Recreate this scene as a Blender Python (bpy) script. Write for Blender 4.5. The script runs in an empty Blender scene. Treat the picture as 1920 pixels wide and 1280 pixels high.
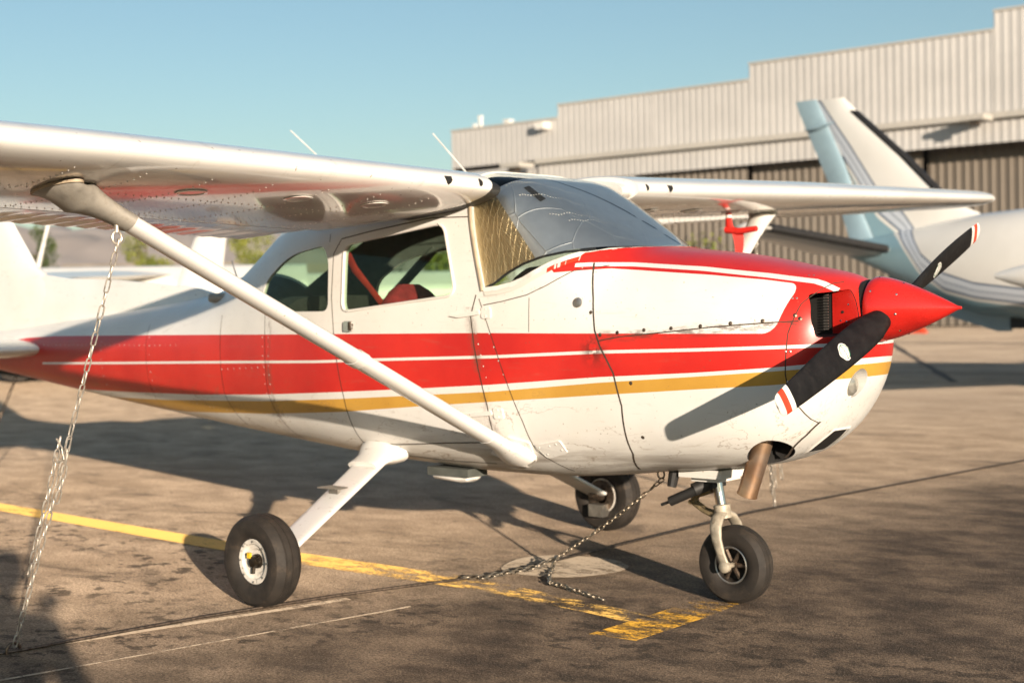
import bpy, bmesh, math, random
import numpy as np
from mathutils import Vector, Matrix
from mathutils.bvhtree import BVHTree

random.seed(7)
SC = bpy.context.scene
COL = SC.collection
R = math.radians

# ------------------------------------------------------------------ camera, sky, sun, exposure
def camera():
    yaw, pit, rol = R(-40.92673), R(-1.49918), R(-1.18601)
    f = Vector((math.cos(pit)*math.sin(yaw), math.cos(pit)*math.cos(yaw), math.sin(pit)))
    r = Vector((math.cos(yaw), -math.sin(yaw), 0)); u = r.cross(f)
    rr = r*math.cos(rol) + u*math.sin(rol); uu = -r*math.sin(rol) + u*math.cos(rol)
    cd = bpy.data.cameras.new('camera'); co = bpy.data.objects.new('camera', cd); COL.objects.link(co)
    m = Matrix((rr, uu, -f)).transposed().to_4x4(); m.translation = Vector((3.5289, -5.3249, 1.3289))
    co.matrix_world = m
    cd.sensor_width = 36; cd.lens = 50; cd.clip_start = .05; cd.clip_end = 20000
    cd.dof.use_dof = True; cd.dof.focus_distance = 5.1; cd.dof.aperture_fstop = 2.7
    SC.camera = co
    return f
CAMF = camera()
SUN_AZ = (.8726, -.4887); SUN_EL = R(10.4)
world = bpy.data.worlds.new('World'); SC.world = world; world.use_nodes = True
_nt = world.node_tree
_sk = _nt.nodes.new('ShaderNodeTexSky'); _sk.sky_type = 'NISHITA'; _sk.sun_disc = False
_sk.sun_elevation = SUN_EL; _sk.sun_rotation = math.atan2(SUN_AZ[0], SUN_AZ[1])
_sk.air_density = 1.0; _sk.dust_density = .6; _sk.ozone_density = 2.2
_tint = _nt.nodes.new('ShaderNodeMix'); _tint.data_type = 'RGBA'; _tint.blend_type = 'MULTIPLY'
_tint.inputs[0].default_value = 1; _tint.inputs[7].default_value = (1.03, 1.08, 1.0, 1)
_nt.links.new(_sk.outputs[0], _tint.inputs[6]); _nt.links.new(_tint.outputs[2], _nt.nodes['Background'].inputs[0])
_nt.nodes['Background'].inputs[1].default_value = .076
_sd = bpy.data.lights.new('sun', 'SUN'); _sd.energy = 5.0; _sd.angle = R(.55); _sd.color = (1.0, .84, .67)
_so = bpy.data.objects.new('sun', _sd); COL.objects.link(_so)
SUNV = Vector((SUN_AZ[0]*math.cos(SUN_EL), SUN_AZ[1]*math.cos(SUN_EL), math.sin(SUN_EL)))
_so.rotation_euler = SUNV.to_track_quat('Z', 'Y').to_euler(); _so.location = SUNV*60
SC.view_settings.view_transform = 'Standard'; SC.view_settings.look = 'None'
SC.view_settings.exposure = .86; SC.view_settings.gamma = 1
SC.cycles.max_bounces = 10; SC.cycles.transparent_max_bounces = 16
SC.cycles.caustics_reflective = False; SC.cycles.caustics_refractive = False
SC.cycles.sample_clamp_indirect = 6

# ------------------------------------------------------------------ node helper
class G:
    def __init__(s, name):
        s.m = bpy.data.materials.new(name); s.m.use_nodes = True
        s.nt = s.m.node_tree; s.nt.nodes.clear()
        s.out = s.n('ShaderNodeOutputMaterial'); s.b = s.n('ShaderNodeBsdfPrincipled')
        s.l(s.b.outputs[0], s.out.inputs[0])
        s.tc = s.n('ShaderNodeTexCoord'); s.obj = s.tc.outputs['Object']
    def n(s, t, **k):
        x = s.nt.nodes.new(t)
        for a, v in k.items(): setattr(x, a, v)
        return x
    def l(s, a, b): s.nt.links.new(a, b)
    def put(s, v, sock):
        if isinstance(v, (int, float)): sock.default_value = v
        elif isinstance(v, (tuple, list)): sock.default_value = tuple(v) + ((1,) if len(v) == 3 and len(sock.default_value) == 4 else ())
        else: s.l(v, sock)
    def math(s, op, a, b=0.0, c=None, clamp=False):
        x = s.n('ShaderNodeMath', operation=op, use_clamp=clamp); s.put(a, x.inputs[0]); s.put(b, x.inputs[1])
        if c is not None: s.put(c, x.inputs[2])
        return x.outputs[0]
    def mix(s, f, a, b, mode='MIX'):
        x = s.n('ShaderNodeMix', data_type='RGBA', blend_type=mode)
        s.put(f, x.inputs[0]); s.put(a, x.inputs[6]); s.put(b, x.inputs[7]); return x.outputs[2]
    def sep(s, v=None):
        x = s.n('ShaderNodeSeparateXYZ'); s.l(v or s.obj, x.inputs[0]); return x.outputs
    def mapping(s, scale=(1, 1, 1), rot=(0, 0, 0), v=None):
        x = s.n('ShaderNodeMapping'); s.l(v or s.obj, x.inputs[0]); x.inputs[3].default_value = scale; x.inputs[2].default_value = rot
        return x.outputs[0]
    def noise(s, scale, detail=4, rough=.55, v=None, dist=0):
        x = s.n('ShaderNodeTexNoise'); s.l(v or s.obj, x.inputs['Vector'])
        x.inputs['Scale'].default_value = scale; x.inputs['Detail'].default_value = detail
        x.inputs['Roughness'].default_value = rough; x.inputs['Distortion'].default_value = dist
        return x.outputs[0]
    def ramp(s, v, lo, hi):          # smooth 0..1 between lo and hi
        x = s.n('ShaderNodeMapRange', interpolation_type='SMOOTHSTEP'); s.l(v, x.inputs[0])
        x.inputs[1].default_value = lo; x.inputs[2].default_value = hi; return x.outputs[0]
    def curve(s, x, pts, x0=-7.0, xr=8.0, z0=.5, zr=1.25):
        k = s.n('ShaderNodeFloatCurve'); s.put(s.math('MULTIPLY', s.math('SUBTRACT', x, x0), 1/xr), k.inputs[1])
        c = k.mapping.curves[0]; P = [((a-x0)/xr, (b-z0)/zr) for a, b in pts]
        c.points[0].location = P[0]; c.points[1].location = P[-1]
        for p in P[1:-1]: c.points.new(*p)
        for p in c.points: p.handle_type = 'VECTOR'
        k.mapping.use_clip = False; k.mapping.update()
        return s.math('ADD', s.math('MULTIPLY', k.outputs[0], zr), z0)
    def bump(s, h, strength=.2, dist=.01):
        x = s.n('ShaderNodeBump'); x.inputs[0].default_value = strength; x.inputs[1].default_value = dist
        s.l(h, x.inputs[2] if x.inputs[2].name == 'Height' else x.inputs['Height']); s.l(x.outputs[0], s.b.inputs['Normal'])
    def set(s, color=None, rough=None, metal=None, coat=None, coat_r=None, spec=None):
        for v, k in ((color, 'Base Color'), (rough, 'Roughness'), (metal, 'Metallic'), (coat, 'Coat Weight'), (coat_r, 'Coat Roughness'), (spec, 'Specular IOR Level')):
            if v is not None: s.put(v, s.b.inputs[k])
        return s.m

def simple(name, col, rough=.5, metal=0.0, var=.25, scale=9, bump=0, coat=0, dirt=None, dscale=14, damt=.5):
    g = G(name); n = g.noise(scale, 5)
    lo = tuple(c*(1-var) for c in col); hi = tuple(min(1, c*(1+var*.6)) for c in col)
    c = g.mix(g.ramp(n, .3, .7), lo, hi)
    if dirt:
        d = g.noise(dscale, 8, .7); c = g.mix(g.math('MULTIPLY', g.ramp(d, .52, .72), damt), c, dirt)
    r = g.math('ADD', g.math('MULTIPLY', g.noise(scale*2.3, 4), .2), rough-.1)
    if bump: g.bump(g.noise(scale*6, 5), bump, .004)
    return g.set(c, r, metal, coat, .08)

WHITE = (.80, .785, .75); RED = (.60, .020, .014); GOLD = (.60, .33, .055)

def paint_body(name='aircraft paint'):
    g = G(name); X, Y, Z = g.sep()[0:3]
    redtop = g.curve(X, [(-7, 1.10), (-5.69, 1.141), (-5.36, 1.168), (-4.96, 1.18), (-3.58, 1.189), (-1.775, 1.198), (-.82, 1.201), (.61, 1.192), (1, 1.19)])
    wl = g.curve(X, [(-7, .98), (-5.13, .997), (-3.97, 1.018), (-2.51, 1.047), (-1.94, 1.058), (-1.54, 1.072), (-.758, 1.093), (-.16, 1.118), (.30, 1.128), (.775, 1.141), (1, 1.146)])
    redbot = g.curve(X, [(-7, .83), (-4.83, .829), (-3.98, .835), (-3.23, .845), (-2.52, .870), (-1.786, .908), (-1.175, .942), (-.76, .967), (-.164, 1.011), (.30, 1.035), (.61, 1.056), (.725, 1.067), (1, 1.10)])
    gt = g.curve(X, [(-7, .78), (-4.53, .786), (-3.6, .799), (-2.525, .834), (-1.787, .873), (-1.176, .91), (-.762, .935), (-.165, .987), (.30, 1.019), (.61, 1.041), (1, 1.07)])
    gb = g.curve(X, [(-7, .765), (-4.39, .760), (-3.985, .736), (-3.48, .730), (-2.53, .764), (-1.79, .807), (-1.178, .858), (-.166, .934), (.30, .967), (.61, .987), (1, 1.02)])
    pt = g.curve(X, [(-7, 1.6), (-.46, 1.6), (-.43, 1.462), (-.16, 1.474), (.307, 1.433), (.536, 1.407), (.646, 1.390), (1, 1.33)])
    ul = g.curve(X, [(-7, 1.7), (-.45, 1.7), (-.42, 1.49), (-.236, 1.494), (-.074, 1.489), (.26, 1.460), (.536, 1.424), (.729, 1.394), (.777, 1.372), (.80, 1.350), (1, 1.34)])
    lt = lambda a, b: g.math('LESS_THAN', a, b)
    gtn = lambda a, b: g.math('GREATER_THAN', a, b)
    AND = lambda a, b: g.math('MULTIPLY', a, b)
    # chipped, uneven edge of masked paint
    red1 = AND(lt(Z, redtop), gtn(Z, redbot))
    # rounded white cowl panel
    xp = g.math('SUBTRACT', X, g.math('MULTIPLY', g.math('SUBTRACT', Z, 1.29), .28))
    zc = g.math('MULTIPLY', g.math('ADD', pt, redtop), .5); hh = g.math('MULTIPLY', g.math('SUBTRACT', pt, redtop), .5)
    rr = .045
    ax = g.math('MAXIMUM', g.math('SUBTRACT', xp, .658-rr), 0); az = g.math('MAXIMUM', g.math('SUBTRACT', g.math('ABSOLUTE', g.math('SUBTRACT', Z, zc)), g.math('SUBTRACT', hh, rr)), 0)
    ds = g.math('SQRT', g.math('ADD', g.math('MULTIPLY', ax, ax), g.math('MULTIPLY', az, az)))
    panel = lt(ds, rr)
    top = AND(gtn(Z, redtop), AND(gtn(X, -.45), g.math('SUBTRACT', 1, panel)))
    # behind x=-0.3 only the part above the panel line is red
    top = AND(top, g.math('MAXIMUM', gtn(X, -.17), gtn(Z, pt)))
    red = g.math('MAXIMUM', red1, top)
    white_line = AND(lt(g.math('ABSOLUTE', g.math('SUBTRACT', Z, wl)), .0068), gtn(X, -5.13))
    white_line2 = AND(lt(g.math('ABSOLUTE', g.math('SUBTRACT', Z, ul)), .0085), AND(gtn(X, -.31), lt(X, .80)))
    gold = AND(lt(Z, gt), gtn(Z, gb))
    n1 = g.noise(2.2, 5); n2 = g.noise(38, 6, .7)
    wcol = g.mix(g.ramp(n1, .3, .75), WHITE, (.74, .715, .665))
    rcol = g.mix(g.ramp(n1, .3, .7), (.66, .026, .016), (.52, .015, .012))
    gcol = g.mix(g.ramp(n1, .3, .7), (.64, .355, .062), (.54, .285, .045))
    c = g.mix(red, wcol, rcol); c = g.mix(gold, c, gcol)
    c = g.mix(g.math('MAXIMUM', white_line, white_line2), c, wcol)
    # flecks, oil mist and streaks drawn out along the airflow
    fleck = g.ramp(g.noise(75, 2, .5), .715, .735)
    c = g.mix(g.math('MULTIPLY', fleck, .55), c, (.16, .11, .07))
    sv = g.mapping((1.1, 6, 9)); streak = g.ramp(g.noise(3.0, 9, .72, sv, .6), .56, .74)
    low = g.ramp(Z, .92, .56)
    c = g.mix(g.math('MULTIPLY', streak, g.math('ADD', .22, g.math('MULTIPLY', low, .55))), c, (.27, .19, .12))
    ln = g.noise(2.6, 5, .6, g.mapping((1.0, 3, 2.2), (0, R(12), 0)), .4); thin = g.ramp(g.math('ABSOLUTE', g.math('SUBTRACT', ln, .5)), .009, .003)
    c = g.mix(g.math('MULTIPLY', AND(thin, AND(g.ramp(Z, 1.02, .74), g.ramp(g.noise(4, 3), .42, .58))), .55), c, (.20, .12, .06))
    # soot and oil carried back along the belly from the exhaust
    soot = AND(AND(g.ramp(X, .46, .20), g.ramp(X, -2.6, -.6)), AND(g.ramp(Z, .76, .60), g.ramp(g.noise(2.0, 9, .7, g.mapping((.7, 5, 9)), .5), .38, .62)))
    c = g.mix(g.math('MULTIPLY', soot, .62), c, (.16, .11, .07))
    # grime gathered along the door edges
    dx1 = g.math('ABSOLUTE', g.math('SUBTRACT', X, g.math('ADD', -.855, g.math('MULTIPLY', g.math('SUBTRACT', 1.14, Z), .22)))); dx2 = g.math('ABSOLUTE', g.math('ADD', X, 2.41))
    door = AND(g.ramp(g.math('MINIMUM', dx1, dx2), .055, .0), AND(lt(Z, 1.32), g.ramp(g.noise(16, 8, .75, g.mapping((1, 1, .4))), .46, .64)))
    c = g.mix(g.math('MULTIPLY', door, .6), c, (.13, .07, .045))
    # grime beside the cowling joint and along its split line
    sx = g.ramp(g.math('ABSOLUTE', g.math('SUBTRACT', X, g.math('SUBTRACT', -.19, g.math('MULTIPLY', g.math('SUBTRACT', Z, 1.17), .12)))), .09, .0)
    sz = g.ramp(g.math('ABSOLUTE', g.math('SUBTRACT', Z, 1.125)), .10, .0)
    gr = AND(AND(sx, sz), g.ramp(g.noise(22, 8, .75), .40, .56))
    c = g.mix(g.math('MULTIPLY', gr, .85), c, (.05, .015, .01))
    sz2 = g.ramp(g.math('ABSOLUTE', g.math('SUBTRACT', Z, g.math('ADD', 1.190, g.math('MULTIPLY', X, .055)))), .040, .0)
    gr2 = AND(AND(sz2, AND(gtn(X, -.2), g.ramp(X, .84, .80))), g.ramp(g.noise(11, 9, .75, g.mapping((1, 2, 4))), .44, .60))
    c = g.mix(g.math('MULTIPLY', gr2, .75), c, (.09, .04, .025))
    rgh = g.math('ADD', g.math('MULTIPLY', n2, .14), .30)
    g.bump(g.noise(5.0, 2), .10, .02)
    return g.set(c, rgh, 0, .18, .2)

def paint_white(name='white aircraft paint', rough=.2, dirt=.25, coat=.6):
    g = G(name)
    n1 = g.noise(1.6, 5); c = g.mix(g.ramp(n1, .3, .75), (.80, .785, .75), (.74, .71, .66))
    fleck = g.ramp(g.noise(60, 2, .5), .70, .73); c = g.mix(g.math('MULTIPLY', fleck, .5), c, (.20, .13, .07))
    sv = g.mapping((1.2, 5, 7)); st = g.ramp(g.noise(3.2, 9, .72, sv, .5), .55, .76)
    c = g.mix(g.math('MULTIPLY', st, dirt), c, (.30, .21, .13))
    g.bump(g.noise(2.6, 2), .12, .03)
    return g.set(c, g.math('ADD', g.math('MULTIPLY', g.noise(30, 4), .12), rough-.06), 0, coat, .05)

def glass_mat(name, tint=(.72, .82, .74), ior=1.5, rough=.01):
    g = G(name); g.nt.nodes.remove(g.b)
    t = g.n('ShaderNodeBsdfTransparent'); t.inputs[0].default_value = tint + (1,)
    q = g.n('ShaderNodeBsdfGlossy'); q.inputs['Roughness'].default_value = rough
    ge = g.n('ShaderNodeNewGeometry'); dt = g.n('ShaderNodeVectorMath', operation='DOT_PRODUCT'); g.l(ge.outputs['Incoming'], dt.inputs[0]); g.l(ge.outputs['Normal'], dt.inputs[1])
    k = g.math('POWER', g.math('SUBTRACT', 1, g.math('ABSOLUTE', dt.outputs['Value']), clamp=True), 5)     # Schlick, the same from both faces of the pane
    f = g.math('MULTIPLY_ADD', k, .5, .02)
    m = g.n('ShaderNodeMixShader'); g.l(f, m.inputs[0]); g.l(t.outputs[0], m.inputs[1]); g.l(q.outputs[0], m.inputs[2])
    g.l(m.outputs[0], g.out.inputs[0]); return g.m

M = {}
M['body'] = paint_body()
M['white'] = paint_white()
M['white_worn'] = paint_white('worn white paint', .32, .55, .25)
M['dark'] = simple('dark cabin lining', (.085, .092, .082), .8)
M['hole'] = simple('dark opening inside', (.012, .011, .010), .9)  # near black puts the shade deep inside openings into the colour
M['seam'] = simple('grimy seam', (.055, .038, .026), .9)
M['rivet'] = simple('painted rivet', (.62, .58, .52), .3, 0, .3, 30)
M['screw'] = simple('bare screw head', (.16, .12, .09), .4, .8, .4, 60)
M['rubber'] = simple('tyre rubber', (.022, .017, .013), .75, 0, .35, 14, .15, dirt=(.085, .062, .042), dscale=9, damt=.55)
M['black_rubber'] = simple('black rubber strip', (.016, .015, .014), .6)
M['rim_white'] = simple('white wheel rim', (.66, .62, .56), .4, 0, .2, 20, .1, dirt=(.08, .055, .03), dscale=40, damt=.9)
M['rim_dark'] = simple('dark wheel rim', (.022, .019, .016), .5, .0, .4, 20)
M['grease'] = simple('greasy hub', (.03, .022, .014), .4, .5, .5, 40)
M['yellow'] = simple('yellow tag', (.75, .50, .03), .5)
M['chrome'] = simple('polished steel', (.75, .73, .70), .12, 1, .1)
M['steel'] = simple('galvanised steel', (.56, .51, .44), .42, .6, .35, 60)
M['steel_dark'] = simple('rusty dark steel', (.17, .13, .10), .5, .9, .5, 60)
M['alu'] = simple('dull aluminium', (.55, .52, .47), .35, .9, .25, 20, .1, dirt=(.12, .08, .05), dscale=25, damt=.6)
M['grey_cuff'] = simple('weathered grey cuff', (.33, .305, .265), .5, 0, .25, 14, .08, dirt=(.13, .10, .07), damt=.5)
M['prop'] = simple('matt black propeller paint', (.010, .009, .009), .55, 0, .4, 18, .06, dirt=(.04, .034, .028), dscale=30, damt=.25); M['prop'].node_tree.nodes['Principled BSDF'].inputs['Specular IOR Level'].default_value = .22
M['tipw'] = simple('white tip paint', (.78, .75, .70), .35, dirt=(.3, .22, .15), damt=.3)
M['tipr'] = simple('red tip paint', (.62, .06, .02), .35)
M['spinner'] = simple('red spinner paint', (.58, .020, .014), .28, 0, .22, 6, .05, .5, dirt=(.30, .012, .01), dscale=5, damt=.8)
M['strut'] = paint_white('strut paint', .3, .2, .4)
M['seat_red'] = simple('red seat cloth', (.34, .02, .03), .9, 0, .25, 30, .1)
M['seat_dark'] = simple('dark seat cloth', (.03, .026, .026), .9, 0, .25, 30, .1)
M['strap_red'] = simple('red webbing', (.50, .03, .02), .7)
M['streamer'] = simple('red streamer cloth', (.66, .02, .012), .65, 0, .25, 12, .1)
M['tan'] = simple('tan trim', (.46, .37, .26), .7)
M['glass'] = glass_mat('green tinted glass', (.80, .88, .80))
M['clear'] = glass_mat('windshield glass', (.97, .98, .97), 1.52)
M['lens'] = simple('lamp lens', (.5, .48, .42), .1, .6, .2, 40)
M['decal'] = simple('decal paper', (.74, .72, .67), .4)
M['ink'] = simple('decal ink', (.03, .03, .03), .5)
M['ink_green'] = simple('green decal ink', (.05, .25, .14), .5)
g = G('heat stained exhaust'); _n = g.noise(9, 6); _n2 = g.noise(3, 4)
M['exhaust'] = g.set(g.mix(g.ramp(_n2, .35, .65), g.mix(g.ramp(_n, .35, .65), (.66, .40, .22), (.40, .21, .11)), (.60, .50, .42)), .36, .85)
def foil_mat(name, col, side):
    g = G(name); X, Y, Z = g.sep()[0:3]
    v = g.n('ShaderNodeTexVoronoi', feature='DISTANCE_TO_EDGE'); g.l(g.mapping((1, 1, .6), (.3, .5, .2)), v.inputs['Vector']); v.inputs['Scale'].default_value = 5.5
    line = g.ramp(v.outputs['Distance'], .022, .0)
    if side:   # wrinkles fan out from the gathered upper corner
        ang = g.math('ARCTAN2', g.math('SUBTRACT', Z, 1.98), g.math('ADD', X, 1.02)); k = g.n('ShaderNodeTexNoise', noise_dimensions='2D'); cv = g.n('ShaderNodeCombineXYZ'); g.l(ang, cv.inputs[0]); g.l(g.math('MULTIPLY', X, .25), cv.inputs[1]); g.l(cv.outputs[0], k.inputs['Vector']); k.inputs['Scale'].default_value = 75; k.inputs['Detail'].default_value = 3
        w = g.n('ShaderNodeTexVoronoi', feature='DISTANCE_TO_EDGE'); w.inputs['Scale'].default_value = 34; g.l(g.mapping((1, 1, .35), (0, -.7, 0)), w.inputs['Vector'])
        h = g.math('ADD', g.math('MULTIPLY', k.outputs[0], 1.6), g.math('ADD', g.math('MULTIPLY', g.ramp(w.outputs['Distance'], .03, 0), .45), g.math('MULTIPLY', g.noise(140, 3, .6), .35)))
        g.bump(h, .5, .006); r = .38
    else:
        h = g.math('ADD', g.math('MULTIPLY', line, .8), g.math('ADD', g.math('MULTIPLY', g.noise(5, 3), .7), g.math('MULTIPLY', g.noise(160, 2), .10)))
        g.bump(h, .40, .006); r = .46
    return g.set(g.mix(g.noise(24, 5), col, tuple(c*.8 for c in col)), r, 1)
M['foil'] = foil_mat('smooth silver foil', (.80, .80, .80), False); M['foil_side'] = foil_mat('wrinkled foil warm reflection tint', (.80, .62, .36), True)  # side foil's gold is the warm sunlit reflection put into its colour

# ------------------------------------------------------------------ mesh helpers
def mesh_obj(name, V, F, mat=None, parent=None, smooth=False, mats=None, mi=None):
    me = bpy.data.meshes.new(name); me.from_pydata([tuple(v) for v in V], [], F)
    for m in (mats or ([mat] if mat else [])): me.materials.append(m)
    if mi is not None: me.polygons.foreach_set('material_index', mi)
    if smooth: me.polygons.foreach_set('use_smooth', [True]*len(me.polygons))
    me.update(); o = bpy.data.objects.new(name, me); COL.objects.link(o)
    if parent: o.parent = parent
    return o
def sharp(o, deg=35):
    o.data.set_sharp_from_angle(angle=R(deg)); return o
class MB:
    def __init__(s): s.V = []; s.F = []; s.MI = []
    def add(s, V, F, mi=0):
        k = len(s.V); s.V += [tuple(v) for v in V]; s.F += [tuple(i+k for i in f) for f in F]; s.MI += [mi]*len(F)
    def box(s, lo, hi, mi=0, mtx=None):
        V = [Vector((x, y, z)) for x in (lo[0], hi[0]) for y in (lo[1], hi[1]) for z in (lo[2], hi[2])]
        if mtx: V = [mtx @ v for v in V]
        s.add(V, [(0, 1, 3, 2), (4, 6, 7, 5), (0, 4, 5, 1), (2, 3, 7, 6), (0, 2, 6, 4), (1, 5, 7, 3)], mi)
    def loft(s, rings, mi=0, caps=True, closed=True):
        n = len(rings[0]); V = [v for r in rings for v in r]; F = []
        for i in range(len(rings)-1):
            for j in range(n if closed else n-1):
                k = (j+1) % n; F.append((i*n+j, i*n+k, (i+1)*n+k, (i+1)*n+j))
        if caps: F.append(tuple(range(n-1, -1, -1))); F.append(tuple((len(rings)-1)*n+j for j in range(n)))
        s.add(V, F, mi)
    def tube(s, pts, rad, n=10, mi=0, caps=True, flat=1.0, up=None):
        P = [Vector(p) for p in pts]; rad = rad if isinstance(rad, (list, tuple)) else [rad]*len(P)
        rings = []; ref = Vector(up) if up else None
        for i, p in enumerate(P):
            t = (P[min(i+1, len(P)-1)]-P[max(i-1, 0)]).normalized()
            a = ref if ref is not None else (Vector((0, 0, 1)) if abs(t.z) < .9 else Vector((1, 0, 0)))
            u = (a-t*a.dot(t)).normalized(); w = t.cross(u)
            if ref is None: ref = u.copy()
            rings.append([p+u*(rad[i]*math.cos(q))+w*(rad[i]*flat*math.sin(q)) for q in [2*math.pi*j/n for j in range(n)]])
        s.loft(rings, mi, caps)
    def lathe(s, prof, origin, axis, n=32, mi=0, caps=True):
        ax = Vector(axis).normalized(); a = Vector((0, 0, 1)) if abs(ax.z) < .9 else Vector((1, 0, 0))
        u = (a-ax*a.dot(ax)).normalized(); w = ax.cross(u); o = Vector(origin)
        rings = [[o+ax*h+(u*math.cos(q)+w*math.sin(q))*r for q in [2*math.pi*j/n for j in range(n)]] for r, h in prof]
        s.loft(rings, mi, caps)
    def ball(s, c, r, n=10, sc=(1, 1, 1), mi=0):
        rings = []
        for i in range(1, n):
            ph = math.pi*i/n; rings.append([(c[0]+sc[0]*r*math.sin(ph)*math.cos(q), c[1]+sc[1]*r*math.sin(ph)*math.sin(q), c[2]-sc[2]*r*math.cos(ph)) for q in [2*math.pi*j/(n*2) for j in range(n*2)]])
        s.loft(rings, mi, True)
    def build(s, name, mat=None, parent=None, smooth=True, ang=35, mats=None):
        o = mesh_obj(name, s.V, s.F, mat, parent, smooth, mats, s.MI if mats else None)
        bm = bmesh.new(); bm.from_mesh(o.data); bmesh.ops.recalc_face_normals(bm, faces=bm.faces); bm.to_mesh(o.data); bm.free()
        if smooth: sharp(o, ang)
        return o
def each(name, mbs, mat, parent, smooth=True, ang=35):
    return [m.build(name, mat, parent, smooth, ang) for m in mbs if m.V]
def tag(o, label=None, cat=None, group=None, kind=None):
    for k, v in (('label', label), ('category', cat), ('group', group), ('kind', kind)):
        if v: o[k] = v
    return o
def empty(name, loc=(0, 0, 0), parent=None):
    o = bpy.data.objects.new(name, None); COL.objects.link(o); o.location = loc; o.empty_display_size = .1
    if parent: o.parent = parent
    return o
def rounded(poly, r, n=6):
    """round the corners of a 2-D polygon; r one radius or one per corner"""
    out = []; m = len(poly)
    for i in range(m):
        p = Vector(poly[i]); a = Vector(poly[i-1])-p; b = Vector(poly[(i+1) % m])-p
        rr = r[i] if isinstance(r, (list, tuple)) else r
        rr = min(rr, a.length*.48, b.length*.48); a.normalize(); b.normalize()
        for k in range(n+1):
            t = k/n; q = p+a*rr*(1-t)**2+b*rr*t**2; out.append((q.x, q.y))
    return out
def prism(poly, axis, lo, hi, name='cutter', mat=None):
    """2-D polygon swept along an axis: axis 1 = poly in (x, z), 0 = poly in (y, z), 2 = poly in (x, y)"""
    def P(a, b, t): return {0: (t, a, b), 1: (a, t, b), 2: (a, b, t)}[axis]
    b = MB(); b.loft([[P(x, y, lo) for x, y in poly], [P(x, y, hi) for x, y in poly]])
    return b.build(name, mat, None, False)
def apply_mods(o):
    dg = bpy.context.evaluated_depsgraph_get(); me = bpy.data.meshes.new_from_object(o.evaluated_get(dg), depsgraph=dg)
    old = o.data; o.modifiers.clear(); o.data = me; me.name = old.name; bpy.data.meshes.remove(old)
def boolean(o, cutters, op='DIFFERENCE', kill=True):
    for c in cutters:
        m = o.modifiers.new('b', 'BOOLEAN'); m.object = c; m.operation = op; m.solver = 'EXACT'; m.material_mode = 'TRANSFER'
    apply_mods(o)
    if kill:
        for c in cutters: me = c.data; bpy.data.objects.remove(c); bpy.data.meshes.remove(me)
    return o
def dup_mesh(o, name):
    c = bpy.data.objects.new(name, o.data.copy()); COL.objects.link(c); return c
def wipe(o):
    me = o.data; bpy.data.objects.remove(o); bpy.data.meshes.remove(me)

# ------------------------------------------------------------------ the ground
g = G('apron pavement'); X, Y, Z = g.sep()[0:3]
big = g.noise(.45, 6, .6); mid = g.noise(2.4, 9, .70, g.mapping((.8, 1.15, 1), (0, 0, R(20)))); fine = g.noise(60, 5, .75); grain = g.noise(170, 2, .6)
side = g.ramp(g.math('ADD', g.math('SUBTRACT', X, g.math('MULTIPLY', Y, .12)), g.math('MULTIPLY', g.math('SUBTRACT', big, .5), 3.0)), -2.6, .2)
conc = g.mix(g.ramp(mid, .34, .68), (.40, .298, .205), (.64, .49, .35))
asph = g.mix(g.ramp(mid, .36, .66), (.058, .042, .031), (.215, .156, .108))
c = g.mix(side, conc, asph)
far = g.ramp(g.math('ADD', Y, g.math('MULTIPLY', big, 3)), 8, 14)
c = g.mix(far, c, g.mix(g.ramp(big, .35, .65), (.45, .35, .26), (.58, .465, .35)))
st = g.ramp(g.noise(1.1, 7, .7, g.mapping((.7, 1.9, 1), (0, 0, R(-8))), 1.2), .54, .66)
c = g.mix(g.math('MULTIPLY', st, .50), c, (.080, .062, .048))
st2 = g.ramp(g.noise(7.5, 6, .62, g.mapping((1, 1.3, 1), (0, 0, R(30)))), .52, .60); c = g.mix(g.math('MULTIPLY', g.math('MULTIPLY', g.math('MULTIPLY', st2, g.ramp(Y, 1.2, -1.0)), g.ramp(g.noise(.8, 3), .38, .56)), .82), c, (.042, .032, .024))
spots = g.ramp(g.noise(7, 3, .5), .70, .74); c = g.mix(g.math('MULTIPLY', spots, .6), c, (.05, .04, .032))
c = g.mix(.85, c, g.mix(g.ramp(g.math('ADD', g.math('MULTIPLY', fine, .5), g.math('MULTIPLY', g.noise(110, 3, .6), .5)), .42, .58), (.42, .41, .40), (1.12, 1.12, 1.12)), 'MULTIPLY')
c = g.mix(g.math('MULTIPLY', g.ramp(g.noise(150, 2, .5), .60, .72), .6), c, (.04, .03, .022))
c = g.mix(g.math('MULTIPLY', g.ramp(grain, .63, .72), .6), c, (.62, .50, .37))
g.bump(g.math('ADD', g.math('MULTIPLY', g.noise(95, 3, .6), 1.0), g.math('ADD', g.math('MULTIPLY', fine, .5), g.math('MULTIPLY', mid, .8))), 1.0, .010)
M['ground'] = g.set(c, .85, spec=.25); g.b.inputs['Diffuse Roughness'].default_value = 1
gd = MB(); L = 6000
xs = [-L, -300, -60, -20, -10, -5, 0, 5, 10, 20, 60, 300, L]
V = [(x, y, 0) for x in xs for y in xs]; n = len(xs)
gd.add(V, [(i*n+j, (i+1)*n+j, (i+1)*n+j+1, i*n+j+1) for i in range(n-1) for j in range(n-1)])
tag(gd.build('ground', M['ground'], None, False), kind='structure')

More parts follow.
